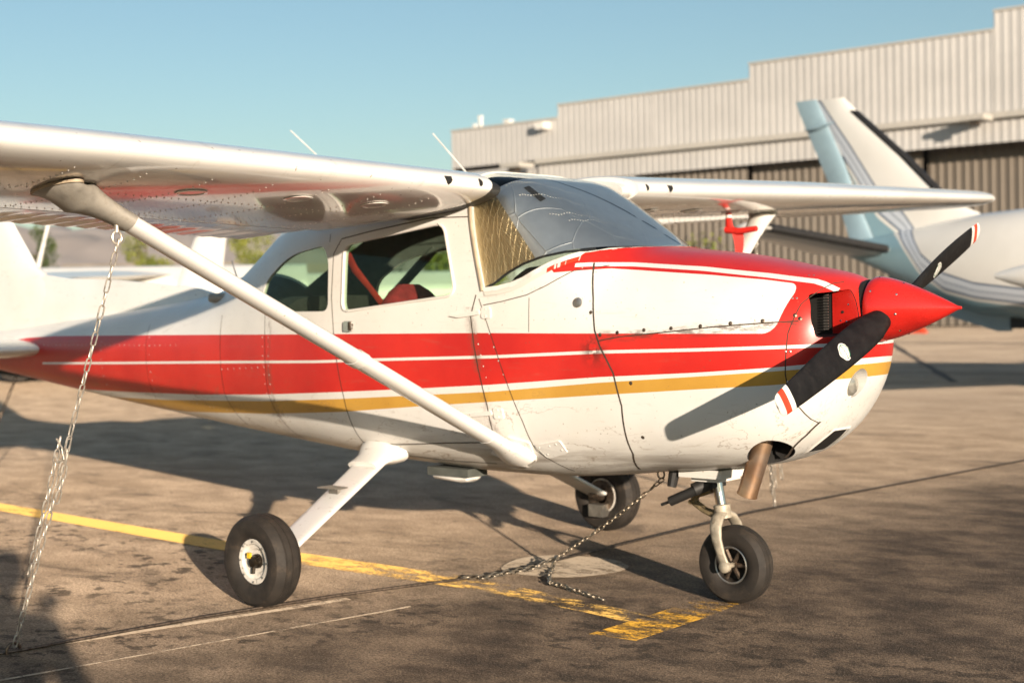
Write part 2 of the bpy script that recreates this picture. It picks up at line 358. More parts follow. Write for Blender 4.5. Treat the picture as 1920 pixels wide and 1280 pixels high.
def worn(name, col, lo, hi, under):
    g = G(name); n1 = g.noise(9, 9, .75, g.mapping((.6, 1.6, 1), (0, 0, R(25)))); n2 = g.noise(90, 3, .7)
    X = g.sep()[0]; wear = g.math('MULTIPLY', g.ramp(X, -3.2, -.6), .27); pat = g.math('MULTIPLY', g.math('SUBTRACT', g.noise(2.2, 3), .5), .5)
    a = g.ramp(g.math('ADD', g.math('ADD', n1, g.math('MULTIPLY', n2, .35)), g.math('ADD', wear, pat)), lo, hi)
    c = g.mix(g.noise(3, 5), tuple(v*.8 for v in col), col)
    c = g.mix(g.math('MULTIPLY', g.ramp(n2, .35, .7), .35), c, under)
    g.bump(n2, .4, .004); g.put(a, g.b.inputs['Alpha']); g.b.inputs['Diffuse Roughness'].default_value = 1; return g.set(c, .8)
M['line'] = worn('worn yellow marking', (.80, .49, .115), .97, .74, (.45, .30, .13))
M['line_worn'] = worn('flaking yellow marking', (.74, .40, .035), 1.03, .78, (.36, .22, .07))
def sheet(name, poly, z, mat, kind='structure'):
    b = MB(); b.add([(x, y, z) for x, y in poly], [tuple(range(len(poly)))]); o = b.build(name, mat, None, False); 
    if kind: o['kind'] = kind
    return o
sheet('lead_in_line', [(-9.0, -.02), (-9.0, -.19), (-3.2, -.455), (-2.15, -.50), (-.975, -.475), (-.232, -.55), (.03, -.60), (.03, -.44), (-.255, -.385), (-1.197, -.25), (-2.436, -.275), (-3.468, -.25)][::-1], .004, M['line'])
sheet('stop_bar', [(.03, -.86), (.25, -.84), (.245, -.30), (.215, -.01), (.02, -.10), (.03, -.43), (.0301, -.61)], .004, M['line_worn'])
M['patch'] = worn('pale cement patch', (.34, .28, .21), 1.16, .88, (.24, .19, .14))
pp = [(-.975+.315*math.cos(a)*(1+.06*math.sin(3*a)), .225+.31*math.sin(a)*(1+.08*math.sin(2*a+1))) for a in [2*math.pi*i/40 for i in range(40)]]
sheet('cement_patch', pp, .005, M['patch'])
M['joint'] = simple('pavement joint filler', (.09, .07, .055), .9)
M['joint_pale'] = worn('pale pavement joint', (.46, .37, .275), 1.12, .84, (.30, .23, .16))
def strip(name, a, b, w, z, mat):
    a = Vector(a); b = Vector(b); d = (b-a).normalized(); nn = Vector((-d.y, d.x))*w/2
    k = 24; L0 = []; L1 = []
    for i in range(k+1):
        p = a+(b-a)*i/k; j = random.uniform(.6, 1.3)
        L0.append(tuple(p+nn*j)); L1.append(tuple(p-nn*random.uniform(.6, 1.3)))
    return sheet(name, L0[::-1]+L1, z, mat)
strip('pavement_joint', (-2.6, -6.4), (-1.28, -.95), .050, .003, M['joint_pale'])
strip('pavement_joint', (-1.6, -4.5), (-.93, -.9), .022, .003, M['joint_pale'])
strip('pavement_joint', (-16, 34.4), (-5.6, 15.5), .16, .003, M['joint'])
strip('pavement_joint', (-60, 33.6), (40, 31.0), .55, .003, M['joint'])
strip('pavement_joint', (-60, 49.0), (40, 49.3), .9, .003, M['joint'])
strip('pavement_joint', (-12, 17.9), (6, 17.4), .12, .0032, M['joint'])

# ------------------------------------------------------------------ hangar
def ribmat(name, col, var=.12):
    g = G(name); n1 = g.noise(.35, 4); n2 = g.noise(2.5, 6, .7, g.mapping((6, 6, .5)))
    c = g.mix(g.ramp(n1, .3, .7), tuple(v*(1-var) for v in col), col); c = g.mix(g.math('MULTIPLY', g.ramp(n2, .5, .75), .25), c, tuple(v*.55 for v in col))
    return g.set(c, .5)
M['clad'] = ribmat('cream ribbed cladding', (.51, .497, .48))
M['clad_door'] = ribmat('brown grey door cladding', (.19, .16, .128))
M['trim'] = ribmat('cladding trim', (.48, .455, .41)); M['inside'] = simple('dark door track', (.015, .013, .012), .9)
HX, HY = -19.288, 50.564
def wallp(s, t): return (HX - s*.9996 + t*.028, HY - .028*s - t)   # t > 0 comes towards the apron
def corrugated(name, s0, s1, z0, z1, t, mat, parent, pitch=.345, depth=.020):
    b = MB(); prof = []; s = s0
    while s < s1-1e-6:
        e = min(s+pitch, s1); w = e-s
        for f, d in ((0, 0), (.56, 0), (.66, depth), (.88, depth), (.98, 0)):
            prof.append((s+w*f, d))
        s = e
    prof.append((s1, 0)); rings = [[(*wallp(a, t+d), z) for a, d in prof] for z in (z0, z1)]
    b.loft(rings, 0, False, False)
    o = b.build(name, mat, parent, False); return o
hang = empty('hangar', (HX-8, HY, 0))
tag(hang, 'long cream ribbed metal hangar with stepped roofline and dark sliding doors', 'hangar')
def hp(o): o.parent = hang; o.matrix_parent_inverse = Matrix.Translation((-(HX-8), -HY, 0)); return o
tiers = [(-40, -.15, 12.57), (-.15, 10.97, 11.83), (10.97, 21.8, 11.12), (21.8, 28.9, 10.48)]
for s0, s1, zt in tiers:
    s = s1
    while s > s0+.01:                                   # cladding comes in bays that can be told apart
        e = max(s0, s-5.52); hp(corrugated('wall_panel', e, s, 8.55, zt, 0, M['clad'], None)); s = e
    b = MB(); p0 = wallp(s0, .075); p1 = wallp(s1, .075); q0 = wallp(s0, -.3); q1 = wallp(s1, -.3)
    b.add([(*p0, zt), (*p1, zt), (*q1, zt), (*q0, zt), (*p0, zt+.09), (*p1, zt+.09), (*q1, zt+.09), (*q0, zt+.09)], [(0, 1, 5, 4), (4, 5, 6, 7), (3, 7, 6, 2), (0, 4, 7, 3), (1, 2, 6, 5), (0, 3, 2, 1)])
    hp(b.build('parapet_cap', M['trim'], None, False))
s = 23.0
while s > -40: 
    e = s-6.9; hp(corrugated('fascia_panel', e, s, 7.36, 8.30, .12, M['clad'], None)); s = e
b = MB(); b.box((0, 0, 0), (63, .40, .24)); 
o = b.build('drip_rail', M['trim'], None, False); o.data.transform(Matrix.Translation((*wallp(23.0, .42), 8.31)) @ Matrix.Rotation(R(1.6), 4, 'Z')); hp(o)
for k, (s0, s1, t) in enumerate([(17.2, 11.3, -.35), (11.3, 3.2, -.75), (3.2, -5, -1.3), (-5, -13, -1.3), (-13, -21, -.75)]):
    o = hp(corrugated('sliding_door', s1, s0, .05, 7.6, t, M['clad_door'], None, .37, .05)); o['label'] = 'brown ribbed sliding door leaf'
hp(corrugated('wall_panel', 17.2, 28.9, 0, 8.30, 0, M['clad'], None))
b = MB(); b.add([(*wallp(28.9, 0), 0), (*wallp(28.9, -40), 0), (*wallp(28.9, -40), 10.48), (*wallp(28.9, 0), 10.48)], [(0, 1, 2, 3)])
hp(b.build('end_wall', M['clad'], None, False))
b = MB(); b.add([(*wallp(17.2, -1.7), 0), (*wallp(-40, -1.7), 0), (*wallp(-40, -1.7), 8.5), (*wallp(17.2, -1.7), 8.5)], [(0, 1, 2, 3)])
b.add([(*wallp(17.2, -1.7), 8.3), (*wallp(-40, -1.7), 8.3), (*wallp(-40, .1), 8.3), (*wallp(17.2, .1), 8.3)], [(0, 1, 2, 3)])
hp(b.build('door_track_recess', M['inside'], None, False))
b = MB(); b.add([(*wallp(28.9, -.3), 10.3), (*wallp(-40, -.3), 10.3), (*wallp(-40, -40), 10.3), (*wallp(28.9, -40), 10.3)], [(0, 1, 2, 3)]); hp(b.build('roof', M['trim'], None, False))
# floodlight hung under the drip rail, its shadow falls along the fascia
def floodlight(s, z, sc=1.0):
    b = MB(); p = wallp(s, .95); b.box((-.45*sc, -.5*sc, -.1), (.45*sc, .45, .12)); o = b.build('floodlight', M['trim'], None, False)
    o.data.transform(Matrix.Translation((p[0], p[1], z))); hp(o)
    b = MB(); b.box((-.18*sc, -.35*sc, -.30), (.16*sc, -.1, -.1)); o2 = b.build('lamp_head', M['steel_dark'], None, False); o2.data.transform(Matrix.Translation((p[0], p[1], z))); o2.parent = o
floodlight(.2, 8.30); floodlight(23.6, 8.22, 1.4)
def rooftop(s, w, z0, h, name, t=-1.0):
    p = wallp(s, t); b = MB(); b.box((p[0]-w/2, p[1]-w/2, z0), (p[0]+w/2, p[1]+w/2, z0+h)); b.box((p[0]-w*.62, p[1]-w*.62, z0+h), (p[0]+w*.62, p[1]+w*.62, z0+h*1.12)); return hp(b.build(name, M['white_worn'], None, False))
rooftop(28.1, .16, 10.3, .55, 'vent_pipe'); rooftop(27.7, .17, 10.3, .9, 'vent_pipe'); rooftop(25.8, .35, 10.3, .55, 'roof_vent')
b = MB(); p = wallp(22.5, .3); b.box((p[0]-.3, p[1]-.3, 10.0), (p[0]+.25, p[1]+.3, 10.35)); hp(b.build('wall_lamp', M['tipw'], None, False))

# ------------------------------------------------------------------ the red and white aircraft: body loft
PLANE = empty('light_aircraft')
tag(PLANE, 'red and white high-wing propeller aircraft with gold stripe, chained down in the foreground', 'aircraft')
#        x      zb     zm     zt     wm    nl   nu  taper
ST = [(-6.55, 1.02, 1.085, 1.15, .045, 2.2, 2.2, 0), (-6.2, .965, 1.08, 1.20, .075, 2.3, 2.2, 0), (-5.3, .862, 1.07, 1.262, .155, 2.4, 2.2, 0), (-4.43, .770, 1.075, 1.325, .24, 2.5, 2.2, 0),
      (-3.7, .700, 1.085, 1.392, .305, 2.6, 2.2, .0), (-3.3, .663, 1.095, 1.435, .345, 2.7, 2.3, .02), (-3.0, .637, 1.10, 1.53, .38, 2.8, 2.5, .05), (-2.75, .618, 1.11, 1.66, .41, 2.9, 2.9, .08), (-2.5, .600, 1.12, 1.80, .45, 3.0, 3.4, .10),
      (-2.2, .580, 1.14, 1.925, .49, 3.2, 4.4, .09), (-1.9, .560, 1.15, 1.965, .52, 3.3, 5.5, .07), (-1.4, .535, 1.15, 1.972, .535, 3.4, 6, .06), (-1.0, .520, 1.15, 1.965, .535, 3.4, 5.5, .06), (-.75, .520, 1.15, 1.93, .535, 3.4, 5.6, .06),
      (-.60, .523, 1.15, 1.862, .533, 3.4, 4.8, .06), (-.45, .532, 1.15, 1.775, .53, 3.4, 3.9, .06), (-.30, .545, 1.14, 1.682, .523, 3.3, 3.3, .05), (-.17, .560, 1.12, 1.605, .515, 3.2, 2.8, .03), (-.08, .572, 1.11, 1.571, .508, 3.2, 2.8, .02), (.0, .582, 1.10, 1.560, .502, 3.1, 2.8, .02),
      (.15, .592, 1.10, 1.542, .492, 3.0, 2.8, .02), (.30, .612, 1.10, 1.521, .478, 2.9, 2.7, .02), (.45, .634, 1.11, 1.492, .458, 2.7, 2.6, .02), (.57, .678, 1.12, 1.466, .430, 2.6, 2.5, .02), (.67, .745, 1.13, 1.446, .392, 2.5, 2.5, .02), (.74, .818, 1.15, 1.428, .350, 2.4, 2.4, 0),
      (.79, .890, 1.16, 1.408, .300, 2.3, 2.3, 0), (.825, .945, 1.17, 1.385, .245, 2.2, 2.2, 0), (.85, 1.0, 1.18, 1.355, .180, 2.2, 2.2, 0), (.866, 1.06, 1.19, 1.315, .11, 2.0, 2.0, 0), (.872, 1.12, 1.19, 1.26, .05, 2.0, 2.0, 0)]
SA = np.array(ST); SX = SA[:, 0]
def pchip(x, xs, ys):
    i = int(np.clip(np.searchsorted(xs, x)-1, 0, len(xs)-2)); h = np.diff(xs); d = np.diff(ys)/h
    def m(k):
        if k == 0: return d[0]
        if k == len(xs)-1: return d[-1]
        if d[k-1]*d[k] <= 0: return 0
        w1 = 2*h[k]+h[k-1]; w2 = h[k]+2*h[k-1]; return (w1+w2)/(w1/d[k-1]+w2/d[k])
    t = (x-xs[i])/h[i]; t2 = t*t; t3 = t2*t
    return ys[i]*(2*t3-3*t2+1)+m(i)*h[i]*(t3-2*t2+t)+ys[i+1]*(-2*t3+3*t2)+m(i+1)*h[i]*(t3-t2)
def section(x, inset=0.0, n=80):
    zb, zm, zt, wm, nl, nu, tp = [pchip(x, SX, SA[:, k]) for k in range(1, 8)]
    zb += inset; zt -= inset; wm -= inset; out = []
    for j in range(n):
        q = 2*math.pi*(j+.5)/n; cq, sq = math.cos(q), math.sin(q)
        if sq < 0: e = nl; z = zm-(zm-zb)*abs(sq)**(2/e); w = wm
        else: e = nu; z = zm+(zt-zm)*abs(sq)**(2/e); w = wm*(1-tp*(z-zm)/(zt-zm))
        out.append((x, w*math.copysign(abs(cq)**(2/e), cq), z))
    return out
def body_loft(name, x0, x1, inset=0.0, mat=None, n=80, step=.05):
    xs = [x0]; x = x0
    while x < x1-1e-6:
        x = min(x1, x + (step if x < .5 else step*.4 if x < .8 else step*.14)); xs.append(x)
    b = MB(); b.loft([section(x, inset, n) for x in xs]); return b.build(name, mat, None, True, 60)
REF = body_loft('ref', -6.55, .8719, 0, M['body'])
REFB = bmesh.new(); REFB.from_mesh(REF.data); REFB.normal_update(); REFB.verts.ensure_lookup_table(); REFB.faces.ensure_lookup_table()
BVH = BVHTree.FromBMesh(REFB)
def smooth_like_ref(o, tol=.004):
    """give the cut skin the normals of the uncut body so that openings leave no dents in the shading"""
    me = o.data; vn = {}
    def vnorm(v):
        loc, nrm, fi, d = BVH.find_nearest(v)
        f = REFB.faces[fi]; ws = [1/((vv.co-loc).length+1e-5) for vv in f.verts]; t = sum(ws)
        r = Vector((0, 0, 0))
        for vv, w in zip(f.verts, ws): r += vv.normal*(w/t)
        return r.normalized(), d
    for v in me.vertices: vn[v.index] = vnorm(v.co)
    nor = [None]*len(me.loops)
    for p in me.polygons:
        p.use_smooth = True
        on = all(vn[v][1] < tol for v in p.vertices) and p.normal.dot(vn[p.vertices[0]][0]) > .75
        for li in p.loop_indices:
            nor[li] = tuple(vn[me.loops[li].vertex_index][0] if on else p.normal)
    me.normals_split_custom_set(nor)

SEAM = [(-.26, 2.6), (-.235, 1.50), (-.197, 1.345), (-.177, 1.21), (-.149, 1.14), (-.085, 1.03), (-.052, .89), (-.062, .68), (-.11, .60), (-.16, .3)]
fus = dup_mesh(REF, 'fuselage'); cowl = dup_mesh(REF, 'cowling')
fwd = prism(SEAM + [(2, .3), (2, 2.6)], 1, -2, 2, 'fwd', M['hole'])
aft = prism([(x-.0035, z) for x, z in SEAM] + [(-9, .3), (-9, 2.6)], 1, -2, 2, 'aft', M['hole'])
# fuselage: hollow cabin, windows, windshield opening
cabin = body_loft('cabin', -3.1, -.28, .022, M['dark'], 64, .1)
WIN_D = rounded([(-1.737, 1.640), (-1.060, 1.712), (-.972, 1.378), (-1.748, 1.310)], [.055, .06, .065, .05])
WIN_R = rounded([(-2.495, 1.315), (-2.470, 1.475), (-2.225, 1.610), (-1.905, 1.645), (-1.866, 1.560), (-1.866, 1.312)], [.05, .10, .12, .05, .03, .05])
SHIELD = [(-.902, 1.79), (-.80, 1.403), (-.72, 1.408), (-.635, 1.422), (-.57, 1.443), (-.521, 1.466), (-.421, 1.510), (-.35, 1.533), (-.293, 1.549), (-.194, 1.565), (-.11, 1.569), (.3, 1.585), (.3, 2.5), (-.945, 2.5), (-.945, 1.91)]
cuts = [fwd, cabin, prism(WIN_D, 1, -1, 1, 'c1', M['white_worn']), prism(WIN_R, 1, -1, 1, 'c2', M['white_worn']), prism(SHIELD, 1, -1, 1, 'c3', M['white_worn'])]
rw = MB(); rw.box((-.30, -.33, -.12), (.30, .33, .2)); rw = rw.build('c4', M['white_worn'], None, False); rw.data.transform(Matrix.Translation((-2.72, 0, 1.70)) @ Matrix.Rotation(R(-29), 4, 'Y')); cuts.append(rw)
boolean(fus, cuts); smooth_like_ref(fus); fus.parent = PLANE
# cowling: intakes, exhaust cut-out, chin inlet, landing light recess
cc = [aft, prism(SHIELD, 1, -1, 1, 'cs', M['white_worn'])]
for s in (-1, 1):
    cc.append(prism(rounded([(s*.130, 1.182), (s*.322, 1.172), (s*.330, 1.25), (s*.294, 1.345), (s*.130, 1.362)][::s], [.012, .016, .03, .02, .010][::s]), 0, .50, 1.0, 'i', M['hole']))
cc.append(prism([(.505+.095*math.cos(a)+.0*math.sin(a), -.225+.105*math.sin(a)) for a in [2*math.pi*i/28 for i in range(28)]], 2, .4, .84, 'e', M['hole']))
cc.append(prism(rounded([(-.10, .690), (.06, .690), (.05, .785), (-.09, .785)], .012), 0, .45, .86, 'ch', M['hole']))
for s in (-1,):
    c = MB(); c.lathe([(.056, -.06), (.056, .2)], (.845, s*.100, .985), (1, s*.05, .10), 28); cc.append(c.build('ll', M['white_worn'], None, False))
boolean(cowl, cc); smooth_like_ref(cowl); cowl.parent = PLANE; cowl['label'] = 'red cowling with white side panel'
# glazing from one thin shell just under the skin
sh_o = body_loft('sho', -3.2, .1, .006, M['glass'], 80); sh_i = body_loft('shi', -3.3, .2, .010, M['glass'], 80)
shell = boolean(sh_o, [sh_i])
def pane(name, poly, lo, hi, mat, grow=None):
    o = dup_mesh(shell, name); boolean(o, [prism(poly, 1, lo, hi, 'p')], 'INTERSECT')
    o.data.materials.clear(); o.data.materials.append(mat)
    o.data.polygons.foreach_set('material_index', [0]*len(o.data.polygons)); o.data.polygons.foreach_set('use_smooth', [True]*len(o.data.polygons)); sharp(o, 40); o.parent = PLANE; return o
big = lambda P, k: [(x+(x-sum(a for a, _ in P)/len(P))*k, z+(z-sum(b for _, b in P)/len(P))*k) for x, z in P]
for lo, hi in ((-1, 0), (0, 1)):
    pane('door_window', big(WIN_D, .02), lo, hi, M['glass']); pane('rear_window', big(WIN_R, .02), lo, hi, M['glass'])
ws = pane('windshield', SHIELD, -1, 1, M['clear'])
o = dup_mesh(shell, 'back_window'); c = MB(); c.box((-.30, -.34, -.12), (.30, .34, .25)); c = c.build('c', None, None, False); c.data.transform(Matrix.Translation((-2.72, 0, 1.70)) @ Matrix.Rotation(R(-29), 4, 'Y')); boolean(o, [c], 'INTERSECT'); o.data.materials.clear(); o.data.materials.append(M['glass']); o.data.polygons.foreach_set('material_index', [0]*len(o.data.polygons)); o.parent = PLANE
wipe(shell)
# reflective sun shade inside the windshield: two quilted halves, hem and straps
FO = [(-.900, 1.785), (-.799, 1.408), (-.75, 1.423), (-.67, 1.470), (-.58, 1.510), (-.48, 1.540), (-.38, 1.560), (-.26, 1.572), (-.13, 1.577), (.3, 1.60), (.3, 2.5), (-.748, 2.5), (-.748, 1.90)]
fo = body_loft('sunshade', -1.1, .12, .015, M['foil'], 160, .02); fi = body_loft('fi', -1.2, .2, .019, M['foil'], 80)
boolean(fo, [fi]); boolean(fo, [prism(FO, 1, -1, 1, 'p')], 'INTERSECT')
ca, cb_ = Vector((-.83, -.42, 1.86)), Vector((-.50, -.48, 1.50)); cn = (cb_-ca).cross(Vector((-.45, .85, -.30))).normalized()
if cn.dot(Vector((-.86, -.52, 1.5))-ca) < 0: cn = -cn
def half(sign):
    b = MB(); b.box((-3, -3, 0), (3, 3, 3)); o = b.build('half', None, None, False); o.data.transform(Matrix.Translation((ca+cb_)/2) @ (cn*sign).to_track_quat('Z', 'Y').to_matrix().to_4x4()); return o
fs = dup_mesh(fo, 'foil_side'); boolean(fs, [half(1)], 'INTERSECT'); boolean(fo, [half(-1)], 'INTERSECT')
for q, mt in ((fo, 'foil'), (fs, 'foil_side')):
    q.data.materials.clear(); q.data.materials.append(M[mt]); q.data.polygons.foreach_set('material_index', [0]*len(q.data.polygons))
    q.data.polygons.foreach_set('use_smooth', [True]*len(q.data.polygons)); sharp(q, 50)
_rnd = random.Random(3)
SHADE = empty('windshield_sunshade', (-.45, 0, 1.6)); tag(SHADE, 'quilted silver foil sunshade behind the windshield of the red aircraft', 'sunshade')
def keep(o, par):
    o.parent = par; o.matrix_parent_inverse = Matrix.Translation(-par.location); return o
fo.name = 'foil_sheet'; keep(fo, SHADE); fs.name = 'foil_side'; keep(fs, SHADE)
def surf(x, z, side=-1, off=0.0):
    """point on the aircraft skin at (x, z) seen from its side"""
    h = BVH.ray_cast(Vector((x, side*2, z)), Vector((0, -side, 0)))
    if h[0] is None: return None, None
    loc, nr, fi, d = h; f = REFB.faces[fi]; nn = Vector((0, 0, 0))
    for v in f.verts: nn += v.normal/(.001+(v.co-loc).length)
    nn.normalize(); return loc+nn*off, nn
def dense(pts, step=.02):
    out = [Vector(pts[0])]
    for a, b in zip(pts, pts[1:]):
        a, b = Vector(a), Vector(b); k = max(1, int((b-a).length/step))
        out += [a+(b-a)*i/k for i in range(1, k+1)]
    return out
def top_surf(x, y, off=0.0):
    h = BVH.ray_cast(Vector((x, y, 3)), Vector((0, 0, -1)))
    loc, nr, fi, d = h; return loc+nr*off, nr
def skin_strip(mb, pts, w, off=.0012, side=-1, mi=0, thick=0):
    P = dense(pts); L0 = []; L1 = []; F = []
    for i, p in enumerate(P):
        t = (P[min(i+1, len(P)-1)]-P[max(i-1, 0)]).normalized(); q = Vector((-t.y, t.x))*w/2
        a, na = surf(p.x+q.x, p.y+q.y, side, off); b, nb = surf(p.x-q.x, p.y-q.y, side, off)
        if a is None or b is None: continue
        L0.append(a); L1.append(b)
    n = len(L0)
    if n > 1: mb.add(L0+L1, [(i, i+1, n+i+1, n+i) for i in range(n-1)], mi)
def dome(mb, p, nr, r, h=.0012, k=6, mi=0):
    u = nr.orthogonal().normalized(); w = nr.cross(u)
    mb.add([p+(u*math.cos(q)+w*math.sin(q))*r for q in [2*math.pi*i/k for i in range(k)]]+[p+nr*h], [(i, (i+1) % k, k) for i in range(k)], mi)
def rivets(mb, pts, gap, r, side=-1, jit=0):
    for p in dense(pts, gap):
        a, nn = surf(p.x, p.y, side, .0006)
        if a is not None: dome(mb, a, nn, r*(1+jit*_rnd.uniform(-1, 1)))
# foil seams, hem and patches lie 1-2 mm proud of the foil (foil = skin inset by 40 mm)
b = MB()
seam_y = [(-.90, -.28), (-.80, -.20), (-.70, -.10), (-.60, .0), (-.50, .06), (-.40, .10), (-.30, .13), (-.17, .16)]
L0, L1 = [], []
for x, y in dense(seam_y, .02):
    for s, LL in ((-1, L0), (1, L1)): LL.append(top_surf(x, y+s*.011, -.0125)[0])
n = len(L0); b.add(L0+L1, [(i, i+1, n+i+1, n+i) for i in range(n-1)]); keep(b.build('foil_seam', M['black_rubber'], None, False), SHADE)
for (x, y) in ((-.62, -.36), (-.52, .26)):
    b = MB(); P = [top_surf(x+dx, y+dy, -.013)[0] for dx, dy in ((-.055, -.012), (.05, -.02), (.055, .014), (-.05, .022))]; b.add(P, [(0, 1, 2, 3)]); keep(b.build('hook_patch', M['black_rubber'], None, False), SHADE)
b = MB(); pp = []
for x, z in dense(FO[1:8], .015):
    a, nn = surf(x, z, -1, -.017)
    if a is not None: pp.append(a)
b.tube(pp, .006, 6, up=(0, 1, 0)); keep(b.build('hem', M['black_rubber'], None, True), SHADE)

b = MB()
for A_, B_ in (((-.76, -.40), (-.50, -.02)), ((-.66, -.42), (-.44, -.16)), ((-.50, -.40), (-.36, -.20)), ((-.47, -.05), (-.24, .08)), ((-.42, -.36), (-.26, -.05)), ((-.52, .12), (-.26, .22))):
    for q in dense([A_, B_], .013):
        j = .004*math.sin(q.x*37+q.y*51); a, nn = top_surf(q.x+j, q.y-j, -.0145); dome(b, a, nn, .0032, .0028, 5)
o = keep(b.build('foil_glint', M['tipw'], None, False), SHADE); o['kind'] = 'stuff'  # white dots stand in for sun glints along the quilting lines
# ---- surface detail on the body: joints, rivets, screws, plates
b = MB()
for pts, w in (([(-.843, 1.375), (-.877, 1.280), (-.855, 1.138), (-.790, .872), (-.778, .70)], .006), ([(-.911, 1.735), (-1.143, 1.742), (-1.544, 1.700), (-1.768, 1.672), (-1.826, 1.60), (-1.837, 1.375), (-1.817, 1.161), (-1.763, .895), (-1.732, .651)], .005),
               ([(-1.732, .651), (-1.465, .653), (-1.105, .681), (-.79, .700)], .005), ([(-.825, 1.357), (-.740, 1.163), (-.689, 1.043), (-.591, .806), (-.559, .673), (-.439, .575)], .004),
               ([(-2.442, 1.31), (-2.431, .874), (-2.394, .761), (-2.322, .624)], .004), ([(-2.915, 1.30), (-2.902, .857), (-2.833, .681)], .004), ([(-.530, 1.356), (-.531, 1.205)], .003),
               ([(-.800, 1.327), (-.687, 1.342), (-.545, 1.368), (-.437, 1.408), (-.310, 1.468), (-.17, 1.487)], .004), ([(-3.75, 1.25), (-3.74, .75)], .003), ([(-1.68, .60), (-1.2, .585), (-.86, .59)], .003),
               ([(-1.86, 1.70), (-1.862, 1.66)], .004)):
    b = MB(); skin_strip(b, pts, w)
    if b.V: b.build('panel_joint', M['seam'], fus, False)
for pts, w in (([(.53, .672), (.562, .692), (.664, .777), (.720, .832)], .0035), ([(.675, .93), (.694, .893), (.706, .846), (.715, .825)], .004)):
    b = MB(); skin_strip(b, pts, w); b.build('cowling_joint', M['seam'], cowl, False)
b = MB(); skin_strip(b, SEAM[1:9], .0075); b.build('firewall_joint', M['seam'], cowl, False)
b = MB(); skin_strip(b, SEAM[1:9], .0075, side=1); b.build('firewall_joint', M['seam'], cowl, False)
b = MB()
for pts, w in (([(.835, 1.40), (.773, 1.385), (.713, 1.306), (.682, 1.191), (.670, 1.033), (.676, .93)], .004), ([(-.16, 1.165), (-.047, 1.183), (.172, 1.201), (.380, 1.220), (.579, 1.233), (.715, 1.239)], .005)):
    for sd in (-1, 1):
        b = MB(); skin_strip(b, pts, w, side=sd); b.build('cowling_joint', M['seam'], cowl, False)
bs = []
for p in [(-.202, 1.287), (-.15, 1.191), (-.064, 1.200), (.066, 1.210), (.195, 1.216), (.328, 1.224), (.457, 1.234), (.585, 1.242), (.719, 1.249), (.0, .988), (.02, .757), (.70, 1.262)]:
    a, nn = surf(p[0], p[1], -1, .0005)
    if a is not None: b = MB(); dome(b, a, nn, .0085, .003, 10); bs.append(b)
each('cowling_screw', bs, M['screw'], cowl, False)
b = MB()
for pts, gp in (([(-1.80, .556), (-1.4, .535), (-.63, .530)], .032), ([(-.408, .60), (-.03, .645)], .05), ([(-.502, 1.257), (-.22, 1.262)], .05), ([(-.86, 1.25), (-.77, .95)], .05), ([(-.79, 1.26), (-.60, .83)], .06), ([(-2.47, 1.28), (-2.45, .88)], .05), ([(-2.41, 1.28), (-2.40, .88)], .05),
                 ([(-3.4, .80), (-2.5, .73)], .045), ([(-2.9, 1.0), (-2.45, 1.02)], .06), ([(-.50, 1.40), (-.22, 1.50)], .05), ([(-.77, 1.36), (-.47, 1.40)], .05), ([(-5.1, 1.12), (-3.4, 1.13)], .06), ([(-3.72, 1.28), (-3.7, .76)], .05), ([(-4.3, 1.2), (-4.3, .82)], .05), ([(-.40, .75), (-.1, .80)], .05), ([(-.22, 1.45), (-.20, 1.22)], .05)):
    rivets(b, pts, gp, .0035, -1, .3)
o = b.build('rivet', M['rivet'], fus, False); o['kind'] = 'stuff'
bs = []
for p in [(x, z) for x in (.675, .69) for z in (1.42, 1.33, 1.12, 1.0)]: 
    a, nn = surf(p[0], p[1], -1, .0005)
    if a is not None: b = MB(); dome(b, a, nn, .005, .002, 8); bs.append(b)
each('bowl_screw', bs, M['alu'], cowl, False)
def skin_plate(name, poly, th, mat, parent, side=-1, bolts=(), step=.02):
    P = rounded(poly, .012, 4); top = [surf(x, z, side, th) for x, z in P]; bot = [surf(x, z, side, -.004) for x, z in P]
    n = len(P); b = MB(); b.add([t[0] for t in top]+[q[0] for q in bot], [tuple(range(n))]+[(i, (i+1) % n, n+(i+1) % n, n+i) for i in range(n)])
    for x, z in bolts:
        a, nn = surf(x, z, side, th); dome(b, a, nn, .006, .003, 8)
    return b.build(name, mat, parent, False)
skin_plate('access_plate', [(-.555, .700), (-.405, .728), (-.385, .672), (-.51, .640)], .006, M['white_worn'], fus, -1, [(-.53, .69), (-.47, .70), (-.43, .71), (-.41, .685), (-.50, .66)])
skin_plate('strut_flange', [(-.84, .650), (-.72, .596), (-.655, .590), (-.585, .625), (-.575, .712), (-.70, .735)], .010, M['white_worn'], fus, -1, [(-.60, .64), (-.60, .70), (-.69, .61)])
skin_plate('strut_flange', [(-.84, .650), (-.72, .596), (-.655, .590), (-.585, .625), (-.575, .712), (-.70, .735)], .010, M['white_worn'], fus, 1)
for x, z in ((-.80, 1.293), (-.745, .838)):
    skin_plate('door_hinge', [(x-.21, z-.012), (x-.02, z+.012), (x-.015, z-.008), (x-.15, z-.022)], .010, M['white_worn'], fus)
    skin_plate('hinge_plate', [(x-.008, z+.026), (x+.045, z+.026), (x+.05, z-.026), (x-.008, z-.026)], .006, M['white_worn'], fus, -1, [(x+.02, z+.015), (x+.02, z-.015)])
skin_plate('door_handle', [(-1.735, 1.262), (-1.672, 1.262), (-1.672, 1.210), (-1.735, 1.210)], .012, M['chrome'], fus)
skin_plate('door_handle_pull', [(-1.690, 1.258), (-1.672, 1.258), (-1.672, 1.214), (-1.690, 1.214)], .020, M['steel_dark'], fus)
